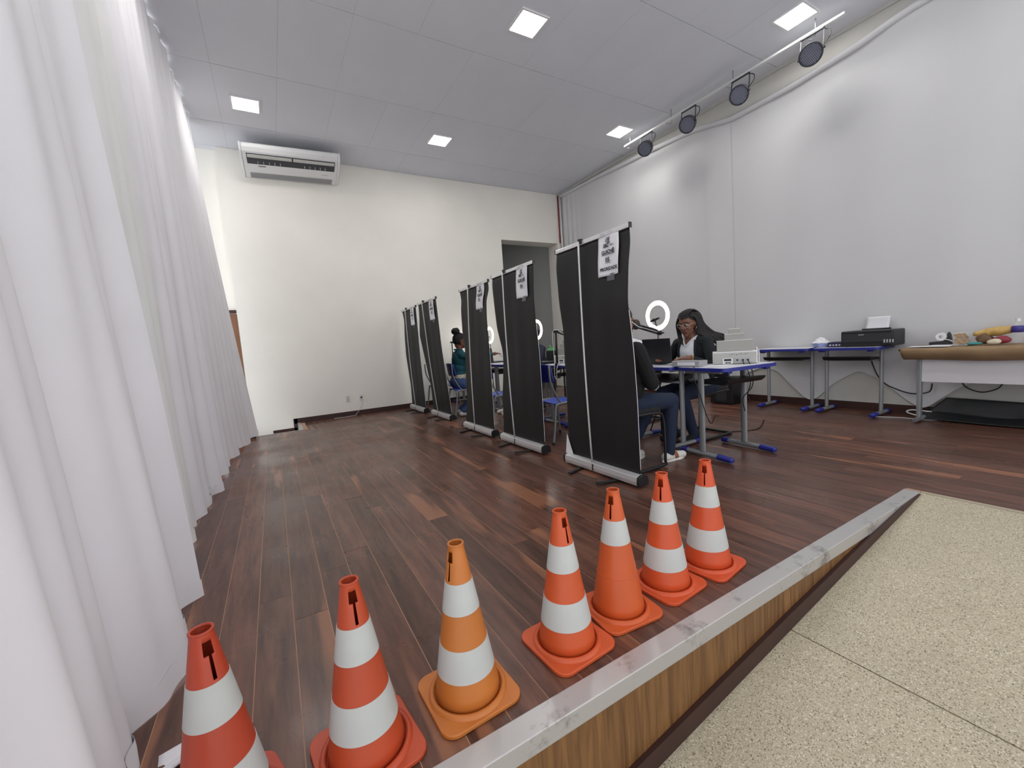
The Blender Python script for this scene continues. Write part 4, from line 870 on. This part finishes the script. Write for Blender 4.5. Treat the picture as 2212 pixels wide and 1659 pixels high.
def hair_cap(o,Hm,m,grow=1.09,line=.062,back=-.085,bumps=0):
    b=MB(); nu,nv=48,28; C0=Vector((-.014,0,.028)); vs=[];keep=[]
    for i in range(nv+1):
        t=PI*i/nv
        for j in range(nu):
            q=2*PI*j/nu; p=Vector((.100*math.sin(t)*math.cos(q),.079*math.sin(t)*math.sin(q),.104*math.cos(t)))*(grow+bumps*math.sin(q*14+i)*math.sin(i*1.3)); vs.append(C0+p)
    fs=[(i*nu+j,(i+1)*nu+j,(i+1)*nu+(j+1)%nu,i*nu+(j+1)%nu) for i in range(nv) for j in range(nu)]
    def ok(f):
        c=sum((vs[k] for k in f),Vector())/4; lim=line+.25*(.03-c.x) if c.x<.06 else line+.02
        if c.x>.0: return c.z>line-.3*max(0,.055-c.x)-.9*max(0,abs(c.y)-.055)
        return c.z>back+(.055 if abs(c.y)>.06 and c.x>-.03 else 0)
    b.add([Hm@v for v in vs],[f for f in fs if ok(f)]); h=b.obj('hair',m,o,smooth=True); sd=h.modifiers.new('s','SOLIDIFY'); sd.thickness=.008; sd.offset=-1; return h

JEANS=mat('blue_denim',(24,36,60),.85,var=.18,vscale=10,bump=.15,bscale=220); JEANS2=mat('mid_blue_denim',(58,78,120),.85,var=.15,vscale=10)
BLACKC=mat('black_knit',(15,15,17),.9,var=.2,vscale=20); WHITEC=mat('white_cotton',(226,226,232),.85,var=.04,vscale=14,bump=.3,bscale=26)
SNEAK=mat('white_leather',(214,210,204),.45)
DK=SKIN('dark',(118,78,60)); 
# --- woman with braids
def over1(c,i,names,hc):
    torso=(i==names.index('top'))
    fx=c[:,0]-(.11*(c[:,2]-.53)/.5); front=(fx>.045)&(np.abs(c[:,1])<.088+.05*np.clip((.90-c[:,2])/.25,0,1))&(c[:,2]>.55)&(c[:,2]<1.06)
    i=np.where(torso&front,names.index('extra'),i)
    v=(c[:,2]>.955+.0)&(np.abs(c[:,1])<.012+.60*(c[:,2]-.955))&(fx>.03)&(c[:,2]<1.08)
    i=np.where((torso|(i==names.index('extra')))&v,names.index('skin'),i)
    return i
p1,H1,E1=person('woman with long braids and glasses, black cardigan over white shirt, seated facing the laptop',(3.80,2.72,0),PI,lean=.14,head=(math.radians(6),math.radians(16)),
  handL=(.44,.20,.845),handR=(.36,-.20,.83),footL=(.28,.10),footR=(.30,-.12),hx=.05,hz=.135,voxel=.0052,over=over1,
  mats=dict(skin=DK,top=mat('black_cardigan',(22,26,29),.9,var=.2,vscale=18),pants=JEANS,shoe=BLACKC,lips=mat('lips_brown',(110,56,50),.5),extra=WHITEC))
face_parts(p1,H1)
HB=mat('braid_black',(30,25,24),.6,var=.3,vscale=60,bump=.6,bscale=180)
hc=hair_cap(p1,H1,HB,1.07,.078,-.08)
r1=np.random.default_rng(5)
for k in range(64):
    a=r1.uniform(-.35,1.0); w1_=(k+.5)/64; jt=lambda q=.012: r1.uniform(-q,q)
    root=Vector((-.014,0,.028))+Vector((.55-1.2*w1_,.25+.5*a,.9-.3*abs(a))).normalized()*.103
    s1=Vector((.01-.10*w1_,.088+.006*r1.random(),.05+.03*r1.random())); s2=Vector((.0-.115*w1_,.094+.012*r1.random(),-.03))
    e1=Vector((.175-.165*w1_,.085+.06*w1_+jt(),1.085)); e2=Vector((.13-.19*w1_,.135+.085*w1_+jt(),1.035)); e3=Vector((.05-.17*w1_,.205+.055*w1_+jt(),.96)); e4=Vector((.02-.16*w1_,.235+.03*w1_,.86-.10*r1.random()))
    MB().tube(smooth_path([H1@root,H1@s1,H1@s2,e1,e2,e3,e4],4),[.0072]*18+[.0068]*6+[.004],6).obj('braid',HB,hc,smooth=True)
for k in range(12):
    ph=k/11; root=H1@(Vector((-.014,0,.028))+Vector((.5-.9*ph,-.75,.75)).normalized()*.102)
    m1=H1@Vector((.055-.07*ph,-.086-.01*r1.random(),.02)); m2=H1@Vector((.065-.08*ph,-.084-.008*r1.random(),-.06)); e=Vector((.255-.06*ph,-.085+.03*r1.random(),1.06)); e2=Vector((.26-.05*ph,-.06+.03*r1.random(),.985-.03*r1.random()))
    MB().tube(smooth_path([root,m1,m2,e,e2],5),.0062,6).obj('braid',HB,hc,smooth=True)
for k in range(8):  # braids across the crown
    y=-.06+.014*k; MB().tube(smooth_path([H1@Vector((.066-.25*y*y*20,y*.9,.098-6*y*y)),H1@Vector((.03,y+.012,.133-5*y*y)),H1@Vector((-.03,y+.03,.138-5*y*y)),H1@Vector((-.07,y+.05,.10-4*y*y))],5),.008,6).obj('braid',HB,hc,smooth=True)
gl=mat('clear_glasses_frame',(196,176,160),.15)
g=None
for s_ in(1,-1):
    ring=[H1@Vector((.1015-.012*abs(math.cos(a)) if math.cos(a)*1>0 else .1015,s_*(.034+.024*math.cos(a)),.010+.019*math.sin(a))) for a in [2*PI*k/24 for k in range(25)]]
    ob=MB().tube(ring,.0018,6).obj('glasses_rim',gl,p1,smooth=True)
    MB().tube([H1@Vector((.094,s_*.058,.014)),H1@Vector((.05,s_*.080,.016)),H1@Vector((-.01,s_*.084,.008))],.002,6).obj('glasses_temple',gl,ob,smooth=True)
MB().tube([H1@Vector((.1025,.011,.013)),H1@Vector((.107,0,.016)),H1@Vector((.1025,-.011,.013))],.0018,6).obj('glasses_bridge',gl,p1,smooth=True)
wr,fd,sd,_=E1['L']; nz=fd.cross(sd)
MB().tube([wr+(sd*math.cos(a)*.034+nz*math.sin(a)*.031)-fd*.012 for a in [2*PI*k/20 for k in range(21)]],.005,6).obj('gold_bracelet',mat('gold',(206,160,96),.3,metal=.7),p1,smooth=True)
for s_,y in((1,.105),(-1,-.105)): MB().tube(smooth_path([(.150,y*.56,1.045),(.205,y*.85,.965),(.217,y*.93,.86),(.188,y*1.04,.79),(.150,y*1.19,.72)],5),[.015]*20+[.012],8).obj('cardigan_edge',mat('black_cardigan',(22,26,29),.9),p1,smooth=True)

MB().tube(smooth_path([(.150,.062,1.05),(.192,.050,1.02),(.222,.028,.985),(.232,0,.955),(.222,-.028,.985),(.192,-.050,1.02),(.150,-.062,1.05)],5),.0065,8).obj('shirt_collar',WHITEC,p1,smooth=True)
# --- person in black hoodie and jeans behind the nearest banner
p2,H2,E2=person('person in black hoodie and jeans with white sneakers, seated behind the nearest banner',(2.46,2.49,0),0,lean=-.01,head=(0,math.radians(8)),bulk=1.28,handL=(.30,.08,.70),handR=(.28,-.06,.705),footL=(.17,.12),footR=(.40,-.115),sh_y=.185,voxel=.0075,hz=.17,hip_z=.545,
  mats=dict(skin=SKIN('tan',(150,104,80)),top=BLACKC,pants=JEANS,shoe=SNEAK,lips=SKIN('tan2',(140,84,72))))
face_parts(p2,H2); hair_cap(p2,H2,mat('dark_brown_hair',(38,28,24),.6),1.10,.07,-.1)
for fx_,fy in((.17,.12),(.40,-.115)):
    b=MB(); poly=[]
    for k in range(24):
        a=2*PI*k/24; x=fx_+.045+.135*math.cos(a); wd=.043+(.006 if math.cos(a)>0 else -.004); poly.append((x,fy+wd*math.sin(a)))
    sole=b.prism(poly,.001,.022,'z').obj('shoe_sole',mat('sole_white',(226,222,214),.6),p2,bevel=.004)
    b=MB(); b.grid(lambda u,v:(fx_+.015+.035*u+.02*abs(v-.5),fy+.0505*math.cos(PI*v),.030+.062*math.sin(PI*v)),2,14); b.obj('brown_stripe',mat('tan_leather',(150,86,44),.5),p2,smooth=True).modifiers.new('t','SOLIDIFY').thickness=.004
# --- person in teal jacket with a black bun
def over3(c,i,names,hc): 
    return np.where((i==names.index('top'))&(c[:,2]<.668),names.index('extra'),i)
p3,H3,E3=person('person in a teal jacket with a black hair bun, holding out a paper',(2.57,6.26,0),math.radians(-4),lean=.05,head=(0,math.radians(6)),handL=(.42,.14,.86),handR=(.56,-.205,.955),footL=(.05,.1),footR=(.0,-.16),hz=.165,over=over3,
  mats=dict(skin=SKIN('dark3',(110,68,48)),top=mat('teal_jacket',(10,74,84),.8,var=.12,vscale=12),pants=JEANS2,shoe=SNEAK,lips=DK,extra=mat('cream_shirt',(206,198,180),.85)))
face_parts(p3,H3); HK=mat('black_hair',(14,13,14),.7,bump=.4,bscale=120); h3=hair_cap(p3,H3,HK,1.09,.07,-.10)
b=MB(); b.ell(H3@Vector((-.075,0,.155)),(.065,.07,.055),nu=28,nv=18); c0=H3@Vector((-.075,0,.155))
b.v=[tuple(np.array(c0)+(np.array(v)-np.array(c0))*(1+.14*math.sin(v[0]*90+v[2]*60)*math.cos(v[1]*80))) for v in b.v]; b.obj('hair_bun',HK,h3,smooth=True)
for s_ in(1,-1): MB().tube(smooth_path([(-.02,s_*.02,1.07),(.07,s_*.065,1.06),(.12,s_*.05,1.0),(.16,s_*.04,.9)],5),.012,8).obj('jacket_collar',mat('teal_jacket',(10,74,84),.8),p3,smooth=True)
MB().ell(H3@Vector((0,-.09,-.035)),(.006,.006,.006)).obj('earring',M_WPLAS,p3,smooth=True)
# --- attendants
p4,H4,_=person('person in a dark navy jacket and jeans, mostly hidden by the second nearest banner',(4.02,5.95,0),PI,lean=.10,head=(0,math.radians(10)),handL=(.42,.14,.86),handR=(.42,-.12,.86),footL=(.88,.36),footR=(.84,.16),hz=.165,
  mats=dict(skin=SKIN('tan4',(140,96,74)),top=mat('navy_jacket',(24,28,48),.85),pants=mat('bright_denim',(52,74,128),.85,var=.15,vscale=10),shoe=SNEAK,lips=DK))
face_parts(p4,H4); hair_cap(p4,H4,HK,1.09,.07,-.1)
p5,H5,_=person('person in a white shirt with brown hair in a knot, right of the nearest banner',(3.98,3.79,0),math.radians(178),lean=.10,head=(math.radians(-5),math.radians(8)),handL=(.40,.14,.86),handR=(.40,-.12,.86),hz=.18,
  mats=dict(skin=SKIN('light5',(170,122,98)),top=WHITEC,pants=JEANS,shoe=BLACKC,lips=DK))
face_parts(p5,H5); HBR=mat('brown_hair',(58,38,30),.6,bump=.4,bscale=120); h5=hair_cap(p5,H5,HBR,1.10,.065,-.1)
MB().ell(H5@Vector((-.125,.04,-.005)),(.055,.055,.065)).obj('hair_knot',HBR,h5,smooth=True)
wr,fd,sd,_=E3['R']; q=Matrix.Translation((2.57,6.26,0))@Matrix.Rotation(math.radians(-4),4,'Z')@(wr+fd*.13+Vector((0,0,-.035)))
b=MB(); b.grid(lambda u,v:(.09*(u-.5),.06*(v-.5),.02*math.sin(3*u)),6,4); pc_=b.obj('held_paper',M_PAPER,smooth=True); pc_.location=q; pc_.rotation_euler=(.9,.4,1.0); pc_.modifiers.new('t','SOLIDIFY').thickness=.001
tag(pc_,'small white paper in the outstretched hand between two banners','paper')
